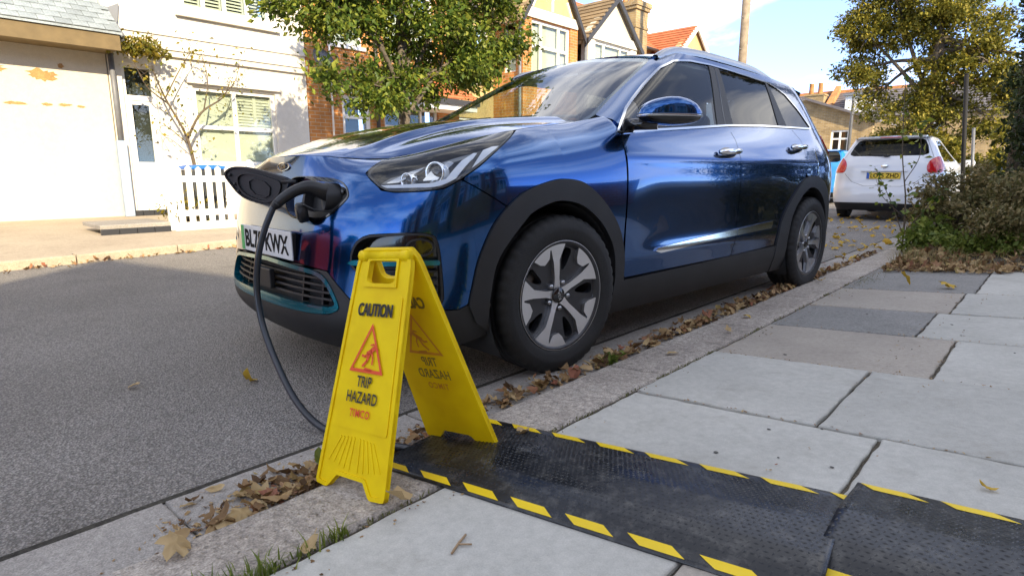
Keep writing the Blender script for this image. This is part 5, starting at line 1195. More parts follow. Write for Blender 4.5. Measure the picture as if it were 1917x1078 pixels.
# --- white rendered house
wh = thing('terraced_house', 'white rendered house with plantation shutters and a picket fence in front', 'house', (-9.3, 2.7, .1))
OPS = [(1.14, 1.64, .12, 2.62), (2.22, 3.74, .98, 2.36), (2.18, 3.76, 3.66, 5.1)]
wall(wh, 'x', -9.3, .96, 4.42, .05, 6.6, -.35, m_render_w, OPS)
for z0, z1, d in ((2.80, 2.90, .07), (2.90, 2.95, .10), (3.50, 3.58, .09), (3.14, 3.17, .03)): MB().box(-9.3 + .003, -9.3 + d, (.965 if z0 < 3.4 else 2.05), (4.42 if z0 < 3.4 else 3.9), z0, z1).build('string_course', m_render_w, wh)
MB().box(-9.297, -9.22, 2.12, 3.84, 2.40, 2.47).build('window_hood', m_render_w, wh)
window(wh, 'x', -9.3, 2.22, 3.74, .98, 2.36, 1, (2.96,), (1.66,), .97, .07, louvre=[(3.05, 3.34, 1.72, 2.28), (3.40, 3.66, 1.72, 2.28)])
window(wh, 'x', -9.3, 2.18, 3.76, 3.66, 5.1, 1, (2.56, 2.93, 3.34), (), None, .06, louvre=[(2.27, 2.50, 3.73, 4.3), (2.62, 2.87, 3.73, 4.3), (2.99, 3.28, 3.73, 4.3), (3.40, 3.67, 3.73, 4.3)])
dm = MB().box(-9.42, -9.37, 1.14, 1.20, .12, 2.62).box(-9.42, -9.37, 1.58, 1.64, .12, 2.62).box(-9.42, -9.37, 1.20, 1.58, 2.04, 2.12).box(-9.42, -9.37, 1.20, 1.58, 2.56, 2.62).build('door_frame', m_whitewood, wh)
dr = MB().box(-9.41, -9.375, 1.205, 1.575, .13, 1.02).box(-9.41, -9.375, 1.205, 1.26, 1.02, 2.03).box(-9.41, -9.375, 1.52, 1.575, 1.02, 2.03).box(-9.41, -9.375, 1.26, 1.52, 1.97, 2.03).build('door', m_whitewood, wh)
MB().box(-9.398, -9.39, 1.26, 1.52, 1.02, 1.97).build('door_pane', m_pane, dr); MB().box(-9.398, -9.39, 1.20, 1.58, 2.12, 2.56).build('fanlight', m_pane, dm); MB().box(-9.62, -9.58, 1.14, 1.64, .12, 2.62).build('hall', m_room, dm)
pipe(wh, [(-9.2, .99, 2.75), (-9.2, .99, 1.35)], .04); 
MB().box(-9.26, -9.14, .92, 1.06, .12, 1.36).build('boxed_pipe', plain('blue_grey_paint', (.30, .38, .50), .6, dirt=.2), wh, bevel=.01)
MB().tube(smooth_pts([(-9.1, 1.0, 3.25), (-9.08, 1.08, 3.1), (-9.05, 1.15, 2.95)], 4), .06, 8).build('hopper', m_lead, wh, True)
MB().prism([(.98, 3.40), (1.20, 3.52), (1.16, 3.25), (1.06, 3.0)], lambda p, q, t: (t, p, q), -9.295, -9.24).build('gable_flashing', m_lead, wh)
m_tile_blk = plain('black_plinth_tile', (.03, .032, .038), .35)
for k_ in range(4): MB().box(-9.30 + .003, -9.18, 1.02 + .17 * k_ + .004, 1.02 + .17 * (k_ + 1) - .004, .10, .21).build('plinth_tile', m_tile_blk, wh, bevel=.004)
rebase(wh)
stp = thing('garden_step', 'low paved step edged with black tiles beside the picket fence', 'step', (-6.15, .28, .1))
slab_mesh('step_top', [(-7.0, -.12), (-6.14, -.12), (-6.14, .66), (-7.0, .66)], lambda x, y: .215, .05, .012, m_gutter, stp, .003, .2, 5)
for k_ in range(4): MB().box(-6.165, -6.125, -.12 + .195 * k_ + .003, -.12 + .195 * (k_ + 1) - .003, .08, .162).build('riser_tile', m_tile_blk, stp, bevel=.004)
rebase(stp)
# picket fence
pf = thing('picket_fence', 'white wooden picket fence before the white house', 'fence', (-6.1, 2.4, .1))
m_fence = plain('white_fence_paint', (.78, .77, .74), .55, dirt=.1)
for z in (.28, .72): MB().box(-6.14, -6.105, .70, 4.3, z, z + .08).build('rail', m_fence, pf)
MB().box(-6.12, -6.09, .70, 4.3, .095, .20).build('gravel_board', m_fence, pf)
for y in (.70, 1.75, 2.8, 3.85): MB().prism([(y - .045, .1), (y + .045, .1), (y + .045, .98), (y, 1.02), (y - .045, .98)], lambda p, q, t: (t, p, q), -6.20, -6.12).build('post', m_fence, pf)
for k_ in range(29):
    y = .755 + .124 * k_; h = .93 + random.uniform(-.01, .01)
    MB().prism([(y, .20), (y + .075, .20), (y + .075, h - .035), (y + .0375, h), (y, h - .035)], lambda p, q, t: (t, p, q), -6.104, -6.082).build('picket', m_fence, pf, bevel=.004)
rebase(pf)
bn = thing('wheelie_bin', 'dark wheelie bin with a blue lid behind the picket fence', 'bin', (-7.0, 1.4, .1))
MB().prism([(-.20, 0.02), (.20, .02), (.23, .78), (-.23, .78)], lambda p, q, t: (t * (1 + .1 * q), p, q), -.26, .28).build('bin_body', plain('bin_grey', (.03, .035, .04), .5), bn, bevel=.02)
MB().prism([(-.25, .785), (.25, .785), (.24, .83), (.12, .85), (-.12, .85), (-.24, .83)], lambda p, q, t: (t, p, q), -.30, .32).build('bin_lid', plain('bin_blue', (.02, .14, .50), .45), bn, bevel=.015)
for o in bn.children: pass
# --- brick house behind the street tree
bh = thing('terraced_house', 'orange brick house with a grey satellite dish behind the street tree', 'house', (-9.3, 6.5, .1))
wall(bh, 'x', -9.3, 4.43, 8.6, .05, 6.4, -.35, m_brick_o, [(5.22, 5.95, .12, 2.5), (6.3, 7.9, .95, 2.35), (5.0, 5.8, 3.5, 4.9), (6.4, 7.8, 3.5, 4.9)])
window(bh, 'x', -9.3, 5.22, 5.95, .12, 2.5, 1, (), (2.05,), None, .09, 'doorway', False)
window(bh, 'x', -9.3, 6.3, 7.9, .95, 2.35, 1, (6.8, 7.4), (1.9,), .5); window(bh, 'x', -9.3, 5.0, 5.8, 3.5, 4.9, 1, (), (4.2,), .7); window(bh, 'x', -9.3, 6.4, 7.8, 3.5, 4.9, 1, (6.9, 7.3), (), .6)
MB().box(-9.29, -9.22, 5.05, 6.1, 2.52, 2.66).build('lintel', m_render_w, bh)
pipe(bh, [(-9.24, 4.95, 6.2), (-9.24, 4.95, .1)], .02, m_whitewood); pipe(bh, [(-9.22, 6.08, 6.2), (-9.22, 6.08, .1)], .045, m_timber)
courses(bh, (-8.5, 6.1, 2.55), (-8.5, 8.55, 2.55), (-9.28, 6.1, 3.05), (-9.28, 8.55, 3.05), 6, m_tile_r)
MB().box(-8.54, -8.48, 6.1, 8.55, 2.42, 2.54).build('canopy_gutter', m_timber, bh); MB().box(-9.295, -8.55, 6.12, 8.52, 2.30, 2.42).build('canopy_soffit', m_whitewood, bh)
courses(bh, (-9.05, 4.43, 6.4), (-9.05, 8.6, 6.4), (-11.5, 4.43, 8.1), (-11.5, 8.6, 8.1), 12, m_slate_d)
rebase(bh)
sd = thing('satellite_dish', 'round grey satellite dish on the brick wall above the bonnet', 'satellite dish', (-9.28, 4.66, 2.93))
Md = Vector((.85, .25, .45)).to_track_quat('Z', 'Y').to_matrix()
cD = Vector((.32, -.02, .08)); m_dish = plain('dish_grey', (.10, .105, .12), .55)
MB().lathe([(.055, .30), (.052, .302), (.02, .18), (0, .001)], 32, lambda h, r, t: tuple(cD + Md @ Vector((r * math.cos(t), r * math.sin(t) * 1.05, h)))).build('reflector', m_dish, sd, True)
MB().tube([(0, 0, -.05), (.16, -.01, -.02), cD - Md @ Vector((0, 0, .01))], .02, 8).build('bracket', m_dish, sd, True); MB().tube([cD + Md @ Vector((0, -.28, .05)), cD + Md @ Vector((0, -.10, .34))], .012, 6).ellipsoid(cD + Md @ Vector((0, -.09, .36)), (.03, .03, .03)).build('receiver_arm', m_dish, sd, True)
# --- gabled houses further along
def gable_house(label, y0, y1, b0, b1, xw, xb, ez, apex, mw, mb, mr, mg, timber=False, win=(.5, .0), barge=m_timber, loc_only=False):
    h = thing('gabled_house', label, 'house', (xw, (y0 + y1) / 2, .1))
    ym = (b0 + b1) / 2
    ops = [(y0 + .15, b0 - .15, .9, 2.3), (y0 + .15, b0 - .15, ez - 1.75, ez - .35)] if b0 - y0 > .8 else []
    wall(h, 'x', xw, y0, y1, .05, ez + .1, -.3, mw, ops)
    for o_ in ops: window(h, 'x', xw, *o_, 1, (), ((o_[2] + o_[3]) / 2,), .5, .06)
    # projecting bay: front and the return that faces the camera
    wf = [(b0 + .35, b1 - .35, .9, 2.4), (b0 + .35, b1 - .35, ez - 1.55, ez - .15)]
    wall(h, 'x', xb, b0, b1, .05, ez + .05, -.2, mb, wf, 'bay_front')
    for o_ in wf:
        wd_ = o_[1] - o_[0]; window(h, 'x', xb, *o_, 1, (o_[0] + wd_ * .27, o_[0] + wd_ * .73), ((o_[2] + o_[3]) / 2 + .05,), 1.0, .075)
    MB().box(xb + .004, xb + .05, b0 + .05, b1 - .05, ez - .13, ez + .12).build('fascia_band', m_render_w, h)
    wl_ = min(.45, abs(xw - xb) - .35); ro = [(xb - .25 - wl_, xb - .25, ez - 1.5, ez - .2)]
    wall(h, 'y', b0, xw + .003, xb - .205, .05, ez + .05, .2, mb, ro, 'bay_return')
    window(h, 'y', b0, *ro[0], -1, (), ((ro[0][2] + ro[0][3]) / 2,), .6, .05, sill=False)
    wall(h, 'y', b1 - .2, xw + .003, xb - .205, .05, ez + .05, .2, mb, (), 'bay_return')
    # gable face
    MB().prism([(b0, ez + .05), (b1, ez + .05), (ym, apex)], lambda p, q, t: (t, p, q), xb - .2, xb - .002).build('gable', mg, h)
    if timber:
        for (pa, pb) in (((ym, ez + .15), (ym, apex - .15)), ((ym, ez + .45), (ym - .55, ez + 1.0)), ((ym, ez + .45), (ym + .55, ez + 1.0)), ((b0 + .35, ez + .15), (b0 + .55, ez + .5)), ((b1 - .35, ez + .15), (b1 - .55, ez + .5))):
            a, b = Vector((xb + .01, *pa)), Vector((xb + .01, *pb)); MB().tube([a, b], .045, 4).build('gable_timber', m_whitewood, h)
    ov = .22; dz = (apex - ez) / (ym - b0) * ov
    xr = xw - 1.9
    for s_, ya in ((-1, b0 - ov), (1, b1 + ov)):
        courses(h, (xb + .16, ya, ez - dz), (xr, ya, ez - dz), (xb + .16, ym, apex + .02), (xr, ym, apex + .02), 10, mr)
        bd = [(ya, ez - dz - .16), (ya, ez - dz + .03), (ym, apex + .05), (ym, apex - .14)]
        MB().prism(bd if s_ < 0 else bd[::-1], lambda p, q, t: (t, p, q), xb + .10, xb + .165).build('bargeboard', barge, h)
    # main roof behind
    courses(h, (xw + .25, y0, ez + .05), (xw + .25, y1, ez + .05), (xw - 3.2, y0, ez + 2.25), (xw - 3.2, y1, ez + 2.25), 12, mr)
    MB().tube([(xw + .30, y0, ez + .02), (xw + .30, b0 - .1, ez + .02)], .06, 8).build('gutter', m_timber, h, True)
    pipe(h, [(xb - .05, b0 - .06, ez - .05), (xb - .05, b0 - .06, .1)], .04, m_pipe); rebase(h); return h
gable_house('orange brick house with white bay and half timbered gable', 8.62, 12.72, 10.25, 12.62, -9.7, -8.6, 5.0, 6.75, m_peach, m_brick_o, m_tile_b, m_peach, True)
gable_house('cream house with white bay and a plain gable edged in black', 12.74, 16.9, 13.15, 15.85, -9.7, -8.6, 4.9, 6.12, m_render_c, m_render_w, m_tile_b, m_render_c)
gable_house('house with red tiled roof and white edged gable farthest along the terrace', 17.2, 21.4, 18.7, 21.0, -9.7, -8.6, 5.25, 6.2, m_peach, m_brick_o, m_tile_r, m_peach, False, barge=m_whitewood)
chm = thing('chimney_stack', 'tall yellow brick chimney between the cream gable and the red roof', 'chimney', (-9.75, 17.3, 4.35))
MB().box(-.42, .42, -.40, .40, 0, 2.35).build('stack', m_brick_y, chm); MB().box(-.48, .48, -.46, .46, 2.05, 2.16).build('corbel', m_brick_y, chm); MB().box(-.52, .52, -.50, .50, 2.163, 2.32).build('corbel', m_brick_y, chm)
MB().box(-.45, .45, -.43, .43, 1.45, 1.53).build('band', m_brick_y, chm)
for k_ in range(3): MB().lathe([(2.34, .12), (2.62, .10), (2.66, .12), (2.66, .08), (2.4, .08)], 14, lambda h, r, t, k_=k_: (-.27 + .27 * k_ + r * math.cos(t), r * math.sin(t), h)).build('chimney_pot', m_brick_o, chm, True)
# --- houses closing the view
fh = thing('terraced_house', 'far brick terrace with grey slate roof and a white dormer', 'house', (-7, 40, 0))
wall(fh, 'y', 40, -16, 1.5, -.5, 4.2, .3, m_brick_y, [(-12.5, -11.5, 1.2, 2.8), (-8.2, -7, 2.4, 3.7), (-4.5, -3.3, 2.4, 3.7)])
for o_ in ((-12.5, -11.5, 1.2, 2.8), (-8.2, -7, 2.4, 3.7), (-4.5, -3.3, 2.4, 3.7)): window(fh, 'y', 40, *o_, -1, ((o_[0] + o_[1]) / 2,), ((o_[2] + o_[3]) / 2,), .5, .07)
courses(fh, (-16, 39.75, 4.15), (1.5, 39.75, 4.15), (-16, 42.6, 6.05), (1.5, 42.6, 6.05), 12, m_slate_d, .05)
MB().box(-16, 1.5, 42.5, 42.75, 6.0, 6.2).build('ridge', m_brick_o, fh)
MB().prism([(39.7, 4.15), (42.6, 6.1), (42.6, 6.5), (39.7, 4.5)], lambda p, q, t: (t, p, q), -9.75, -9.4).build('party_wall', m_brick_o, fh)
dmr = MB().box(-8.35, -7.05, 40.3, 42, 4.3, 5.5).build('dormer', m_whitewood, fh)
wall(fh, 'y', 40.28, -8.5, -6.9, 4.25, 5.55, .02, m_whitewood, [(-8.35, -7.05, 4.45, 5.4)], 'dormer_front'); window(fh, 'y', 40.28, -8.35, -7.05, 4.45, 5.4, -1, (-7.7,), (), .4, .08, depth=.0)
MB().box(-8.6, -6.8, 40.1, 42.2, 5.55, 5.66).build('dormer_roof', m_lead, fh)
c_ = MB().box(-11.1, -9.95, 40.9, 41.7, 4.2, 5.9).box(-11.15, -9.9, 40.85, 41.75, 5.78, 5.86).build('chimney', m_brick_y, fh)
for x_ in (-10.85, -10.3): MB().lathe([(5.9, .16), (6.55, .14), (6.6, .17), (6.6, .1)], 14, lambda h, r, t: (x_ + r * math.cos(t), 41.3 + r * math.sin(t), h)).build('chimney_pot', m_brick_o, c_, True)
rebase(fh)
nh_ = thing('outhouse', 'low brown brick building with sloping roof edge and white window', 'house', (-7.2, 30, 0))
wall(nh_, 'y', 30, -9.3, -4.6, -.2, 3.0, .3, m_brick_y, [(-6.35, -5.55, 1.75, 2.85)])
MB().prism([(-9.3, 3.0), (-4.6, 3.0), (-4.6, 3.25), (-7.6, 4.35), (-9.3, 4.35)], lambda p, q, t: (p, t, q), 30, 30.3).build('gable', m_brick_y, nh_)
window(nh_, 'y', 30, -6.35, -5.55, 1.75, 2.85, -1, (-5.95,), (2.45,), None, .08)
MB().prism([(-7.7, 4.38), (-4.3, 3.14), (-4.3, 3.24), (-7.7, 4.50)], lambda p, q, t: (p, t, q), 29.7, 34).build('roof_edge', m_slate_d, nh_)
rebase(nh_)

# ------------------------------------------------------------------ houses on the near side: behind the viewer; they shade the street and show in the car's flank
def near_house(y0, k_, cols):
    mw, mr = cols; xw = 8.9; h = thing('terraced_house', ['brick terraced house with stone bay on the viewer\'s side of the street, %s along' % w_ for w_ in ('first', 'second', 'third', 'fourth', 'fifth', 'sixth', 'seventh', 'eighth')][k_], 'house', (xw, y0 + 2.4, .3), 0, 'houses on the near side')
    y1 = y0 + 4.8
    ops = [(y0 + .5, y0 + 1.4, .5, 2.6), (y0 + .45, y0 + 1.45, 2.95, 4.2)]
    wall(h, 'x', xw, y0, y1, .2, 4.75, .3, mw, ops)
    for o_ in ops[1:]: window(h, 'x', xw, *o_, -1, (), (3.6,), .5, .06)
    window(h, 'x', xw, *ops[0], -1, (), (2.2,), None, .12, 'doorway', False)
    b0, b1 = y0 + 2.0, y0 + 4.3; xb = xw - .8
    wf = [(b0 + .3, b1 - .3, 1.0, 2.45), (b0 + .3, b1 - .3, 2.95, 4.2)]
    wall(h, 'x', xb, b0, b1, .2, 4.55, .2, m_render_w if k_ % 2 else mw, wf, 'bay_front')
    for o_ in wf: window(h, 'x', xb, *o_, -1, (o_[0] + .5, o_[1] - .5), (), .5, .07)
    wall(h, 'y', b0, xb + .205, xw - .003, .2, 4.55, .2, mw, (), 'bay_return'); wall(h, 'y', b1 - .2, xb + .205, xw - .003, .2, 4.55, .2, mw, (), 'bay_return')
    ym = (b0 + b1) / 2
    MB().prism([(b0 - .1, 4.55), (b1 + .1, 4.55), (ym, 5.35)], lambda p, q, t: (t, p, q), xb, xb + .2).build('gable', m_render_w, h)
    for ya in (b0 - .25, b1 + .25): courses(h, (xb - .15, ya, 4.42), (xw + 1.8, ya, 4.42), (xb - .15, ym, 5.40), (xw + 1.8, ym, 5.40), 8, mr)
    courses(h, (xw - .25, y0, 4.7), (xw - .25, y1, 4.7), (xw + 3.6, y0, 6.45), (xw + 3.6, y1, 6.45), 12, mr); courses(h, (xw + 7.4, y0, 4.7), (xw + 7.4, y1, 4.7), (xw + 3.6, y0, 6.45), (xw + 3.6, y1, 6.45), 6, mr)
    wall(h, 'x', xw + 7.2, y0, y1, .2, 4.75, -.3, mw)
    for ye in (y0, y1 - .15): MB().prism([(xw + .3, .2), (xw + 6.9, .2), (xw + 7.1, 4.7), (xw + 3.6, 6.4), (xw + .1, 4.7)], lambda p, q, t: (p, t, q), ye + .004, ye + .146).build('party_wall', mw, h)
    MB().box(xw + 3.2, xw + 4.0, y1 - .9, y1 - .1, 5.9, 7.3).build('chimney', m_brick_y, h)
    MB().box(4.9, 5.1, y0 + 1.5, y1 - .02, .2, 1.05).build('garden_wall', mw, h)
    rebase(h); h.scale = (1, 1, 1.18)
for k_ in range(7): near_house(-27.6 + 4.8 * k_, k_, ((m_brick_r, m_slate_d), (m_brick_y, m_tile_r), (m_brick_o, m_slate_d))[k_ % 3])

# ------------------------------------------------------------------ poles, wires, street furniture
m_pole = plain('pole_timber', (.30, .24, .17), .85, dirt=.3, bump=.5, bscale=30)
tp = thing('telegraph_pole', 'tall timber telegraph pole against the sky beyond the blue car', 'pole', (-4.95, 15.6, 0))
MB().tube([(0, 0, -.1), (0, 0, 9.2)], [.14, .095], 14).build('pole', m_pole, tp, True)
for k_ in range(9):
    z = 2.6 + .42 * k_; s_ = 1 if k_ % 2 else -1
    MB().tube([(0, s_ * .10, z), (0, s_ * .30, z + .01)], .012, 6).build('step_iron', m_pipe, tp, True)
m_wire = plain('wire_black', (.03, .03, .03), .6)
for i_, (a, b, s_) in enumerate((((-4.95, 15.6, 9.0), (-9.6, 12.0, 6.0), .3), ((-4.95, 15.6, 9.0), (3.5, 16.0, 4.6), .5), ((-4.95, 15.6, 8.8), (3.5, 17.5, 4.9), .5), ((-4.95, 15.6, 8.9), (-9.6, 19.0, 6.1), .25))):
    pts = [Vector(a).lerp(Vector(b), t) - Vector((0, 0, s_ * 4 * t * (1 - t))) for t in np.linspace(0, 1, 14)]
    tag(MB().tube(pts, .010, 5).build('overhead_wire', m_wire, None, True), ['wire from telegraph pole to the half timbered house', 'lower of two wires crossing the large tree', 'upper of two wires crossing the large tree', 'wire from telegraph pole to the red roofed house'][i_], 'wire', 'wires from the telegraph pole')
lp = thing('street_lamp', 'slim grey street lamp with short arm behind the white car', 'street lamp', (-3.55, 22, 0))
MB().tube([(0, 0, 0), (0, 0, 3.5), (.06, 0, 3.62), (.36, 0, 3.66)], [.06, .045, .04, .035], 10).build('column', m_pipe, lp, True); MB().ellipsoid((.5, 0, 3.66), (.2, .08, .045), 14, 8).build('lantern', m_pipe, lp, True)
m_postblk = plain('matt_black_paint', (.004, .004, .005), .8)
for i_, (x, y, z, r_, lb_, mt) in enumerate(((1.03, 11.2, 2.45, .033, 'dark metal post by the hedge, the taller of two', m_postblk), (1.14, 11.4, 1.55, .024, 'pale grey metal post by the hedge, the shorter of two', m_pipe))):
    t_o = thing('metal_post', lb_, 'post', (x, y, .05)); MB().tube([(0, 0, 0), (-.085 * z, 0, z)], r_, 10).build('post', mt, t_o, True); MB().ellipsoid((-.085 * z, 0, z), (r_ * 1.15, r_ * 1.15, r_ * .6), 10, 6).build('cap', mt, t_o, True)

# ------------------------------------------------------------------ vegetation
def leaves(name, C, size, mat, parent=None, up=.4, seed=0, jit=.45, narrow=.55, out=None):
    """one folded leaf blade per point: 5 vertices, 2 quads"""
    r = np.random.default_rng(seed); C = np.asarray(C, float); n = len(C)
    d = r.normal(size=(n, 3)); d[:, 2] -= .25
    if out is not None: d += out * .9
    d /= np.linalg.norm(d, axis=1, keepdims=True)
    u = r.normal(size=(n, 3)); u[:, 2] += up * 3; sd_ = np.cross(d, u); sd_ /= np.linalg.norm(sd_, axis=1, keepdims=True) + 1e-9; nn2 = np.cross(sd_, d)
    s = size * (1 + jit * r.normal(size=(n, 1))).clip(.35, 2.0)
    b = C; tip = C + d * s; m1 = C + d * s * .45 + sd_ * s * narrow * .5 + nn2 * s * .10; m2 = C + d * s * .45 - sd_ * s * narrow * .5 + nn2 * s * .10; md = C + d * s * .5 - nn2 * s * .02
    V = np.stack([b, m1, tip, m2, md], 1).reshape(-1, 3); k = np.arange(n)[:, None] * 5
    Fc = np.concatenate([k + np.array([[0, 4, 2, 1]]), k + np.array([[0, 3, 2, 4]])], 0)
    return fast_mesh(name, V, Fc, mat, parent)
def blob_points(blobs, n, clumps=60, sig=.13, seed=0, shell=.55):
    r = np.random.default_rng(seed); vol = np.array([b[3] * b[4] * b[5] for b in blobs]) ** .75; vol /= vol.sum(); P = []; O = []
    for b, v in zip(blobs, vol):
        k = max(6, int(clumps * v * len(blobs))); d = r.normal(size=(k, 3)); d /= np.linalg.norm(d, axis=1, keepdims=True); rad = (shell + (1 - shell) * r.random((k, 1))) ; rad = np.where(r.random((k, 1)) < .25, rad * .6, rad)
        c = np.array(b[:3]) + d * rad * np.array(b[3:6]); m = int(n * v); idx = r.integers(0, k, m); w = r.random(k) + .3; idx = r.choice(k, m, p=w / w.sum())
        g = r.normal(size=(m, 3)) * sig * np.array([1.1, 1.1, .75]); P.append(c[idx] + g); O.append(d[idx])
    return np.concatenate(P), np.concatenate(O)
m_bark = stone('bark', [(.09, .075, .06), (.15, .125, .095)], 9, 50, .3, .95, 1.0, .012, 120)
m_leaf_green = leafmat('leaf_green', [(.035, .072, .012), (.08, .130, .018), (.15, .195, .026), (.27, .29, .04)], .35)
m_leaf_olive = leafmat('leaf_autumn_olive', [(.08, .088, .015), (.15, .15, .022), (.24, .22, .03), (.38, .30, .045)], .35)
m_leaf_dark = leafmat('leaf_dark', [(.018, .028, .008), (.032, .048, .014), (.055, .072, .020)], .2)
m_leaf_mid = leafmat('leaf_shrub', [(.08, .08, .026), (.145, .132, .045), (.22, .175, .07), (.28, .215, .10)], .25)
m_leaf_bright = leafmat('leaf_bright', [(.08, .12, .018), (.14, .19, .03), (.24, .27, .05)], .35)
m_leaf_yel = leafmat('leaf_yellow_green', [(.10, .11, .012), (.20, .17, .02), (.30, .22, .03)], .35)
m_twig = plain('twig_brown', (.10, .075, .05), .85)
def branches(name, base, top, r0, targets, mat, parent, seed=0, subs=6, rb=.045):
    r = random.Random(seed); m = MB(); base = Vector(base); top = Vector(top)
    tr = [base.lerp(top, t) + Vector((r.uniform(-.04, .04), r.uniform(-.04, .04), 0)) * (1 if 0 < t < 1 else 0) for t in np.linspace(0, 1, 7)]
    m.tube(tr, [r0 * (1 - .55 * t) for t in np.linspace(0, 1, 7)], 12)
    for c, rad in targets:
        c = Vector(c); t0 = r.uniform(.45, .95); s_ = base.lerp(top, t0); mid = s_.lerp(c, .5) + Vector((r.uniform(-.1, .1), r.uniform(-.1, .1), .12))
        pts = smooth_pts([s_, mid, c], 5); m.tube(pts, [rb * (1 - .75 * i / (len(pts) - 1)) for i in range(len(pts))], 7)
        for _ in range(subs):
            e = c + Vector((r.gauss(0, 1), r.gauss(0, 1), r.gauss(0, .8))).normalized() * rad * r.uniform(.6, .95); q = mid.lerp(c, r.uniform(.2, 1)); pts = smooth_pts([q, q.lerp(e, .5) + Vector((0, 0, .05)), e], 3); m.tube(pts, [rb * .35 * (1 - .7 * i / (len(pts) - 1)) for i in range(len(pts))], 5)
    return m.build(name, mat, parent, True)
# street tree on the far pavement
T0 = Vector((-5.2, 3.72, .08)); tr = thing('street_tree', 'broad green street tree on the far pavement behind the blue bonnet', 'tree', T0)
bl = [(0, -1.05, 2.98, .8, .85, .50), (.1, -.60, 2.0, .5, .5, .38), (.1, -1.22, 1.95, .35, .38, .17), (-.2, .1, 2.05, .6, .55, .42), (0, .85, 2.42, .75, .7, .50), (.1, 1.55, 2.95, .8, .75, .62), (0, .15, 3.0, .8, .8, .45), (0, -.9, 3.6, 1.0, .95, .6), (0, .3, 4.1, 1.2, 1.2, .7), (0, 1.35, 3.85, 1.0, .95, .6), (.0, .2, 4.9, 1.0, 1.1, .6)]
P_, O_ = blob_points(bl, 54000, 34, .12, 5, .6); leaves('crown', P_, .072, m_leaf_green, tr, .5, 3, out=O_)
branches('trunk', (0, 0, 0), (0, .05, 3.4), .10, [((b[0], b[1], b[2]), max(b[3:6])) for b in bl], m_bark, tr, 4)
# large tree on the right, beyond the white car
tr2 = thing('large_tree', 'large autumn tree rising beyond the white car at right', 'tree', (-.7, 18.0, 0))
bl = [(-1.75, 0, 4.75, .75, .9, .75), (-1.75, .1, 3.75, .65, .8, .55), (-1.1, 0, 5.7, 1.0, 1.1, .8), (-.7, .2, 4.55, .8, .9, .65), (.1, 0, 5.4, 1.0, 1.0, .8), (.75, .1, 4.4, .8, .9, .7), (1.15, 0, 3.6, .6, .8, .55), (.1, .1, 3.45, .8, .8, .55), (-.35, 0, 2.55, .75, .8, .55), (.5, .2, 2.5, .6, .7, .5), (1.75, 0, 3.0, .6, .7, .6), (1.5, 0, 2.1, .6, .7, .5), (2.3, .2, 3.6, .5, .6, .6), (-.55, .2, 1.75, .8, .7, .45), (.35, .1, 1.65, .6, .7, .4), (-1.4, 0, 2.9, .35, .5, .5), (0, 0, 6.8, 1.5, 1.5, .8)]
P_, O_ = blob_points(bl, 90000, 26, .14, 6, .55); leaves('crown', P_, .074, m_leaf_olive, tr2, .5, 7, out=O_)
branches('trunk', (0, 0, 0), (.05, 0, 5.4), .17, [((b[0], b[1], b[2]), max(b[3:6])) for b in bl], m_bark, tr2, 8, 7, .07)
def bush(name, label, cat, loc, bl, n, size, mat, seed, group=None, sig=.10, clumps=26, stems=True, shell=.6):
    t = thing(name, label, cat, loc, 0, group); P_, O_ = blob_points(bl, n, clumps, sig, seed, shell); P_ = P_[P_[:, 2] > .0]; O2 = None
    leaves('foliage', P_, size, mat, t, .4, seed + 1)
    if stems: branches('stem', (0, 0, -.05), (0, 0, max(.25, bl[0][2] * .7)), .03, [((b[0], b[1], b[2]), max(b[3:6])) for b in bl], m_twig, t, seed, 5, .018)
    return t
bush('bush', 'yellowish green bush growing behind the white car\'s left side', 'bush', (-2.6, 21, 0), [(-.3, 0, 1.0, .9, .7, .8), (.5, 0, 1.1, .8, .7, .9), (1.3, 0, 1.3, .7, .7, .9), (-1.0, .2, .7, .5, .5, .6)], 11000, .10, m_leaf_yel, 21)
bush('bush', 'olive bush behind the white car\'s right side, under the large tree', 'bush', (.7, 17, 0), [(0, 0, .8, .9, .7, .8), (.8, 0, 1.2, .7, .7, .8), (-.7, 0, 1.0, .6, .6, .8)], 9000, .09, m_leaf_olive, 22)
bush('hedge', 'tall dark evergreen hedge at the right edge behind the shrubs', 'hedge', (2.6, 8.4, .1), [(-.55, .3, .75, .55, .8, .75), (-.45, .3, 1.55, .5, .8, .5), (.3, 0, 1.0, .7, .8, .9), (.3, -.2, 2.05, .7, .7, .5), (1.1, -.3, 1.2, .7, .8, 1.1), (1.9, -.6, 1.3, .8, .8, 1.2), (.2, -1.1, .5, .7, .6, .6)], 34000, .06, m_leaf_dark, 23, None, .10, 40, shell=.75)
iv = thing('ivy_trunk', 'ivy covered tree trunk at the top right edge', 'tree', (1.78, 9.3, .1)); 
P_, O_ = blob_points([(0, 0, 2.9, .20, .22, .55), (.02, 0, 3.6, .24, .22, .5), (0, 0, 4.3, .26, .25, .6), (-.02, 0, 2.2, .16, .16, .5), (0, 0, 1.5, .16, .16, .5), (.1, 0, 2.0, .4, .3, .4), (.05, 0, 5.2, .3, .3, .6)], 8500, 40, .06, 9, .8); leaves('ivy', P_, .055, m_leaf_dark, iv, .3, 10); MB().tube([(0, 0, 0), (0, 0, 5.5)], [.13, .10], 10).build('trunk', m_bark, iv, True)
bush('shrub', 'dense brownish green shrub nearest the white car\'s rear', 'shrub', (1.52, 5.55, .08), [(0, 0, .42, .34, .40, .34), (.30, .1, .50, .34, .40, .36), (-.16, -.05, .24, .22, .28, .22)], 14000, .036, m_leaf_mid, 31, 'low shrubs in the planting bed', .055, 40)
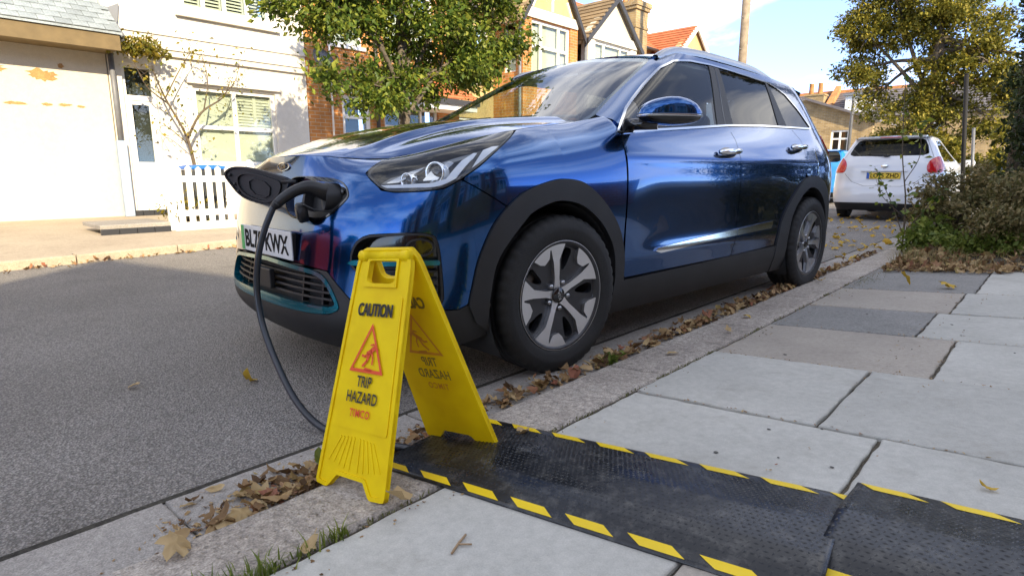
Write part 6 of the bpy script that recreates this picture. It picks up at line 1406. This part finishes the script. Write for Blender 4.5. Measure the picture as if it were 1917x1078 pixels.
bush('shrub', 'dry brown shrub spreading at the right edge of the photo', 'shrub', (2.15, 5.0, .1), [(0, 0, .40, .42, .45, .36), (.45, -.1, .44, .42, .45, .38), (-.1, -.38, .24, .40, .35, .24)], 17000, .034, m_leaf_mid, 32, 'low shrubs in the planting bed', .055, 40)
bush('shrub', 'small fresh green shrub low in front of the brown shrubs', 'shrub', (1.78, 4.55, .08), [(0, 0, .12, .26, .22, .12), (.26, -.05, .14, .22, .2, .12)], 5000, .034, m_leaf_bright, 33, 'low shrubs in the planting bed', .04, 40)
bush('shrub', 'bright green leafy weed at the kerb edge beside the sapling', 'shrub', (1.36, 4.95, .06), [(0, 0, .14, .16, .20, .14), (.10, .15, .22, .14, .16, .12)], 1700, .05, m_leaf_bright, 34, 'low shrubs in the planting bed', .05, 30)
# sapling in front of the white car
sp = thing('sapling', 'thin leafy sapling standing in front of the white car', 'sapling', (1.20, 5.08, .05)); r_ = random.Random(5)
sb = MB(); LP = []
for (pts, rr) in (([(0, 0, 0), (-.02, 0, .5), (-.10, 0, 1.0), (-.15, 0, 1.72)], .010), ([(0, 0, .15), (-.15, .02, .5), (-.33, .02, .85)], .006), ([(-.05, 0, .7), (.05, 0, .95), (.02, 0, 1.25)], .005), ([(0, 0, .2), (.16, 0, .45), (.26, 0, .62)], .006), ([(-.02, 0, .35), (-.22, -.02, .55), (-.30, 0, .72)], .005)):
    q = smooth_pts(pts, 6); sb.tube(q, [rr * (1 - .7 * i / (len(q) - 1)) for i in range(len(q))], 6)
    for i, p in enumerate(q):
        if i > 3:
            for _ in range(3 if r_.random() < .6 else 1): LP.append(np.array(p) + np.array([r_.gauss(0, .03), r_.gauss(0, .03), r_.gauss(0, .03)]))
sb.build('stem', m_twig, sp, True); leaves('foliage', LP, .055, m_leaf_green, sp, .4, 12, narrow=.8)
# climber on the white house, growth in the gutter
cl = thing('climbing_rose', 'bare stemmed climbing plant trained up the white house', 'climbing plant', (-8.95, 2.05, .12)); cm = MB(); LP = []; r_ = random.Random(8)
for (pts, rr) in (([(0, 0, 0), (0, -.05, .9), (0, -.15, 1.4), (0, -.40, 1.95), (0, -.55, 2.4)], .035), ([(0, -.12, 1.3), (0, .15, 1.75), (0, .55, 2.05), (0, .70, 2.35)], .025), ([(0, -.35, 1.85), (0, -.65, 2.1), (0, -.8, 2.45)], .015), ([(0, .2, 1.8), (.02, .3, 2.3), (0, .25, 2.75)], .013), ([(0, -.4, 1.95), (0, -.15, 2.4), (.02, .1, 2.8)], .013), ([(0, .45, 2.0), (.02, .75, 2.3), (.03, .9, 2.7)], .011), ([(0, -.1, 1.2), (0, -.45, 1.5), (.05, -.6, 1.35)], .010)):
    q = smooth_pts(pts, 6); cm.tube(q, [rr * (1 - .75 * i / (len(q) - 1)) for i in range(len(q))], 7)
    for i, p in enumerate(q):
        if i > 8:
            for _ in range(9):
                LP.append(np.array(p) + np.array([abs(r_.gauss(0, .10)), r_.gauss(0, .16), r_.gauss(0, .16)]))
            for _ in range(1):
                e = np.array(p) + np.array([abs(r_.gauss(0, .08)), r_.gauss(0, .22), r_.gauss(.05, .2)]); cm.tube([p, e], [.004, .002], 4)
cm.build('stem', m_twig, cl, True); leaves('foliage', LP, .055, m_leaf_yel, cl, .4, 14)
bush('gutter_weed', 'yellow green plant growing out of the roof gutter of the cottage', 'plant', (-8.95, 1.25, 2.72), [(0, .12, .12, .14, .28, .16), (0, -.12, .02, .10, .20, .10), (.05, .35, .0, .12, .2, .14)], 1500, .06, m_leaf_yel, 41, None, .07, 20, False)
for i_, (y, z) in enumerate(((1.75, .45), (.95, .25))):
    bush('garden_plant', ['small rose bush behind the picket fence by the white door', 'low leafy plant at the left end of the picket fence'][i_], 'plant', (-7.6 if i_ == 0 else -6.3, y, .1), [(0, 0, z, .25, .25, z * .8)], 500, .05, m_leaf_yel, 44 + i_, None, .08, 20, True)

# ------------------------------------------------------------------ fallen leaves, grass, weeds
m_litter = leafmat('fallen_leaf', [(.07, .04, .02), (.16, .09, .04), (.30, .19, .09), (.42, .29, .14), (.50, .37, .19), (.26, .10, .06), (.36, .27, .10)], .12, .75)
m_litter_y = leafmat('yellow_fallen_leaf', [(.50, .30, .03), (.60, .40, .05)], .15, .6)
def leaf_template(seed, lobes=5):
    r = random.Random(seed); pts = []; la = r.uniform(.12, .34); sq = r.uniform(.45, 1.0)
    n = 15 if lobes else 10
    for i in range(n):
        t = 2 * math.pi * i / n; rad = .5 * (1 + (la * math.cos(lobes * (t - math.pi / 2)) if lobes else 0)) * (1 + r.uniform(-.14, .14)); 
        if not lobes: rad *= .62 + .38 * abs(math.sin(t))
        pts.append((rad * math.cos(t) * sq, rad * math.sin(t) * 1.2))
    k1, k2, k3 = r.choice((-1, 1)) * r.uniform(.8, 2.2), r.uniform(-.6, 1.3), r.uniform(-1, 1)
    z = lambda x, y: .6 * k1 * x * x + .6 * k2 * y * y + .6 * k3 * x * y + r.uniform(-.09, .09)
    V = [(0, 0, 0)] + [(x * .5, y * .5, z(x * .5, y * .5)) for x, y in pts] + [(x, y, z(x, y)) for x, y in pts] + [(0, -.62, .0), (.03, -.62, 0), (.03, -1.0, .08), (0, -1.0, .08)]
    Fc = [(0, 1 + i, 1 + (i + 1) % n) for i in range(n)] + [(1 + i, 1 + n + i, 1 + n + (i + 1) % n) for i in range(n)] + [(1 + i, 1 + n + (i + 1) % n, 1 + (i + 1) % n) for i in range(n)] + [(2 * n + 1, 2 * n + 2, 2 * n + 3), (2 * n + 1, 2 * n + 3, 2 * n + 4)]
    V = np.array(V); V[:, 2] -= V[:, 2].min(); return V, np.array(Fc)
TPL = [leaf_template(s, 5 if s % 3 else 0) for s in range(9)]
def scatter(name, pts, smin, smax, mat, seed=0, tilt=.5, kind='stuff', label=None, cat=None):
    r = np.random.default_rng(seed); V = []; Fc = []; b = 0
    for (x, y, z) in pts:
        v, f = TPL[r.integers(len(TPL))]; s = r.uniform(smin, smax); e = Matrix.Rotation(r.uniform(0, 6.28), 3, 'Z') @ Matrix.Rotation(r.normal() * tilt, 3, 'X') @ Matrix.Rotation(r.normal() * tilt, 3, 'Y')
        q = (v * s) @ np.array(e).T; q[:, 2] -= q[:, 2].min(); V.append(q + np.array([x, y, z])); Fc.append(f + b); b += len(v)
    o = fast_mesh(name, np.concatenate(V), np.concatenate(Fc), mat); return tag(o, label, cat, kind=kind)
r_ = random.Random(77)
def gz(x): return 0.006 + 0.014 * (x - .745) / .27 if x < 1.015 else pz(x)
pts = []
for _ in range(105):                                   # pile beside the sign
    x = min(1.012, max(.80, r_.gauss(.945, .05))); y = r_.gauss(-1.19, .15)
    pts.append((x, y, gz(x) + abs(r_.gauss(0, .012))))
for _ in range(55): x = min(1.012, r_.gauss(.97, .03)); pts.append((x, r_.uniform(-1.55, -.6), gz(x) + abs(r_.gauss(0, .006))))
for _ in range(430):                                   # strip against the kerb beside the car
    y = -.55 + 5.6 * r_.random() ** 1.15; x = min(1.012, 1.0 - abs(r_.gauss(0, .055))); pts.append((x, y, gz(x) + abs(r_.gauss(0, .008))))
for _ in range(250): y = r_.uniform(.1, 3.2); x = min(1.012, 1.0 - abs(r_.gauss(0, .045))); pts.append((x, y, gz(x) + abs(r_.gauss(0, .012))))
pts2 = []
for _ in range(1500):
    y = r_.choice((r_.uniform(-1.6, 5), r_.gauss(-1.2, .18))); x = min(1.014, max(.76, 1.0 - abs(r_.gauss(0, .07)))); pts2.append((x, y, gz(x)))
scatter('leaf_crumbs', pts2, .005, .016, m_litter, 15, .3, label='crumbled leaf fragments and grit in the near gutter', cat='leaves')
scatter('leaf_litter', pts, .018, .055, m_litter, 5, .36, label='brown dead leaves heaped in the gutter along the near kerb', cat='leaves')
pts = []
for _ in range(420): y = r_.uniform(-6, 12); x = okx(y) + abs(r_.gauss(0, .09)); pts.append((x + .01, y, .004))
scatter('leaf_litter', pts, .025, .055, m_litter, 6, .5, label='brown dead leaves lining the far kerb', cat='leaves')
pts = []
for _ in range(1500): x = 1.36 + abs(r_.gauss(0, .5)); y = 3.62 - abs(r_.gauss(0, .10)) if r_.random() < .15 else 3.6 + 3.0 * r_.random() ** 1.4; pts.append((x, y, max(bedz(x, y), pz(x) if y < 3.62 else -1) + abs(r_.gauss(0, .010))))
scatter('leaf_litter', pts, .025, .06, m_litter, 7, .6, label='dry brown leaves covering the planting bed', cat='leaves')
pts = []
for _ in range(150): x = r_.uniform(-.9, .95); y = 4.3 + 7 * r_.random(); pts.append((x, y, .004 if x < .745 else gz(x)))
scatter('leaf_litter', pts, .05, .085, m_litter_y, 8, .35, label='yellow leaves strewn on the road behind the blue car', cat='leaves')
# single leaves one can point at
def one_leaf(x, y, s, mat, label, seed, z=None, tilt=.3):
    r = np.random.default_rng(seed); v, f = TPL[seed % len(TPL)]; e = Matrix.Rotation(r.uniform(0, 6.28), 3, 'Z') @ Matrix.Rotation(r.normal() * tilt, 3, 'X')
    q = (v * s) @ np.array(e).T; q[:, 2] -= q[:, 2].min(); o = fast_mesh('fallen_leaf', q, f, mat); o.location = (x, y, (gz(x) if x > .745 else 0) + .003 if z is None else z); return tag(o, label, 'leaf', 'single fallen leaves')
for i_, (x, y, s, m_, lb_) in enumerate((
    (.03, -1.02, .075, m_litter_y, 'pale yellow leaf alone on the road left of the sign'), (.83, -1.52, .03, m_litter, 'small curled brown leaf on the gutter stone at lower left'),
    (1.06, -1.62, .06, m_litter, 'orange brown leaf on the kerb at the bottom edge'), (1.30, -1.22, .075, m_litter, 'large tan leaf on the grass joint right of the sign foot'),
    (1.28, -1.43, .06, m_litter, 'tan leaf among the grass tufts at the bottom edge'), (1.24, -.72, .05, m_litter, 'brown leaf against the ramp\'s far edge on the kerb'),
    (1.17, .35, .045, m_litter, 'tan leaf on the kerb stone beside the front wheel'), (1.14, 1.25, .045, m_litter_y, 'yellow leaf on the kerb behind the front wheel'), (1.20, .86, .035, m_litter, 'dark red leaf on the kerb between the two wheels'),
    (2.30, -.36, .03, m_litter_y, 'small orange leaf on the pale slab beyond the right ramp'), (1.62, 2.72, .09, m_litter_y, 'yellow leaf lying on the dark far slab'), (1.86, 2.66, .08, m_litter_y, 'pale leaf lying near the far slab joint'),
    (1.10, 2.75, .06, m_litter_y, 'yellow leaf on the kerb by the rear wheel'), (.08, -.55, .05, m_litter, 'brown leaf on the road under the cable loop'), (.45, -.75, .05, m_litter, 'brown leaf on the road beside the sign\'s left edge'), (-.25, -1.35, .04, m_litter, 'small brown leaf on the empty road at lower left'))):
    one_leaf(x, y, s, m_, lb_, i_ + 3)
for i_, (x, y, lb_) in enumerate(((.955, -1.22, 'fresh green leaf in the heap beside the sign'), (.985, -1.13, 'bright green maple leaf in the heap by the sign leg'))): one_leaf(x, y, .06, m_leaf_bright, lb_, 30 + i_, gz(x) + .03, .6)
tw = tag(MB().tube([(1.508, -1.195, pz(1.5) + .006), (1.52, -1.225, pz(1.52) + .006), (1.535, -1.258, pz(1.53) + .005)], .0026, 6).tube([(1.522, -1.23, pz(1.52) + .006), (1.545, -1.212, pz(1.54) + .006)], .002, 6).build('twig', plain('pale_twig', (.34, .23, .13), .9), None, True), 'small forked twig on the pale slab before the ramp', 'twig')
# grass and moss in the joints
m_leaf_moss = leafmat('moss', [(.10, .11, .03), (.16, .16, .05), (.22, .20, .08)], .2)
def blades(pts, hmin, hmax, mat, name, label, seed=0, w=.0022, spread=.5):
    r = np.random.default_rng(seed); n = len(pts); P = np.array(pts); a = r.uniform(0, 6.28, n); h = r.uniform(hmin, hmax, n); ln = h * r.uniform(.1, spread * 2, n)
    d = np.stack([np.cos(a), np.sin(a), 0 * a], 1); s = np.stack([-np.sin(a), np.cos(a), 0 * a], 1) * w
    mid = P + d * (ln * .35)[:, None] + np.array([0, 0, 1]) * (h * .6)[:, None]; tip = P + d * ln[:, None] + np.array([0, 0, 1]) * (h * .92)[:, None]
    V = np.stack([P - s, P + s, mid + s * .7, mid - s * .7, tip - s * .05, tip + s * .05], 1).reshape(-1, 3); k = np.arange(n)[:, None] * 6
    return tag(fast_mesh(name, V, np.concatenate([k + np.array([[0, 1, 2, 3]]), k + np.array([[3, 2, 5, 4]])]), mat), label, 'grass', kind='stuff')
gp = []
for (yc, n, sy, sx) in ((-1.62, 120, .035, .022), (-1.52, 45, .02, .012), (-1.44, 25, .02, .010), (-1.37, 40, .015, .010), (-1.70, 90, .05, .02), (-1.56, 40, .06, .03)):
    for _ in range(n): x = 1.286 + r_.gauss(0, sx); gp.append((x, r_.gauss(yc, sy), pz(x) - .006))
blades(gp, .010, .05, m_leaf_bright, 'grass', 'tufts of green grass in the kerb joint at the bottom edge', 3)
gp = []
for _ in range(520):
    y = r_.choice((-.62, -.45, -.2, .05, .2, .32, .5, 1.0, 1.3, 1.7, 2.2, 2.7, 3.1, -1.25, -1.18)) + r_.gauss(0, .05); x = 1.286 + r_.gauss(0, .006); gp.append((x, y, pz(x) - .008))
for _ in range(500): y = r_.gauss(3.0, .25); x = 1.32 + abs(r_.gauss(0, .06)); gp.append((x, y, pz(x) - .005))
blades(gp, .004, .014, m_leaf_moss, 'moss', 'moss and short grass in the joint behind the kerb', 4, .002)
gp = []
for _ in range(700): y = 3.75 + abs(r_.gauss(0, .5)); x = 1.33 + abs(r_.gauss(0, .35)); gp.append((x, y, pz(x)))
blades(gp, .03, .16, leafmat('dry_grass', [(.20, .15, .06), (.30, .24, .10), (.14, .15, .04)], .3), 'grass', 'dry straw grass at the front of the planting bed', 9, .002, .7)
# weed by the front wheel
wd_ = thing('weed', 'little bright green weed growing in the gutter beside the front wheel', 'weed', (1.0, .12, .02)); P_ = rng.normal(size=(70, 3)) * np.array([.018, .022, .014]) + np.array([0, 0, .03]); leaves('foliage', P_, .028, m_leaf_bright, wd_, .5, 50, narrow=.45)
MB().tube([(0, 0, 0), (.004, .002, .04)], .0025, 5).build('stem', m_leaf_bright, wd_, True)
# grit on the slabs and along their joints
pts = []
for _ in range(700):
    j = r_.random()
    if j < .5: y = r_.choice((-.165, .494, 1.165, 1.79, 2.5)) + r_.gauss(0, .006); x = r_.uniform(1.3, 2.9)
    elif j < .75: x = r_.choice((1.898, 2.08, 1.93, 1.98)) + r_.gauss(0, .006); y = r_.uniform(-.9, 2.5)
    else: x = 1.30 + abs(r_.gauss(0, .04)); y = r_.uniform(-1.6, 3.4)
    pts.append((x, y, pz(x) + .001))
scatter('leaf_crumbs', pts, .003, .009, m_litter, 25, .2, label='specks of grit and leaf crumbs along the slab joints', cat='grit')
gs = MB()
for _ in range(34):
    x, y = r_.uniform(1.35, 2.7), r_.uniform(-1.5, 2.3); s_ = r_.uniform(.003, .008); gs.ellipsoid((x, y, pz(x)), (s_, s_ * r_.uniform(.7, 1), .0012), 8, 4)
tag(gs.build('gum_spots', plain('old_gum', (.10, .095, .085), .9), None, True), 'small dark spots of old gum on the slabs', 'spots', kind='stuff')
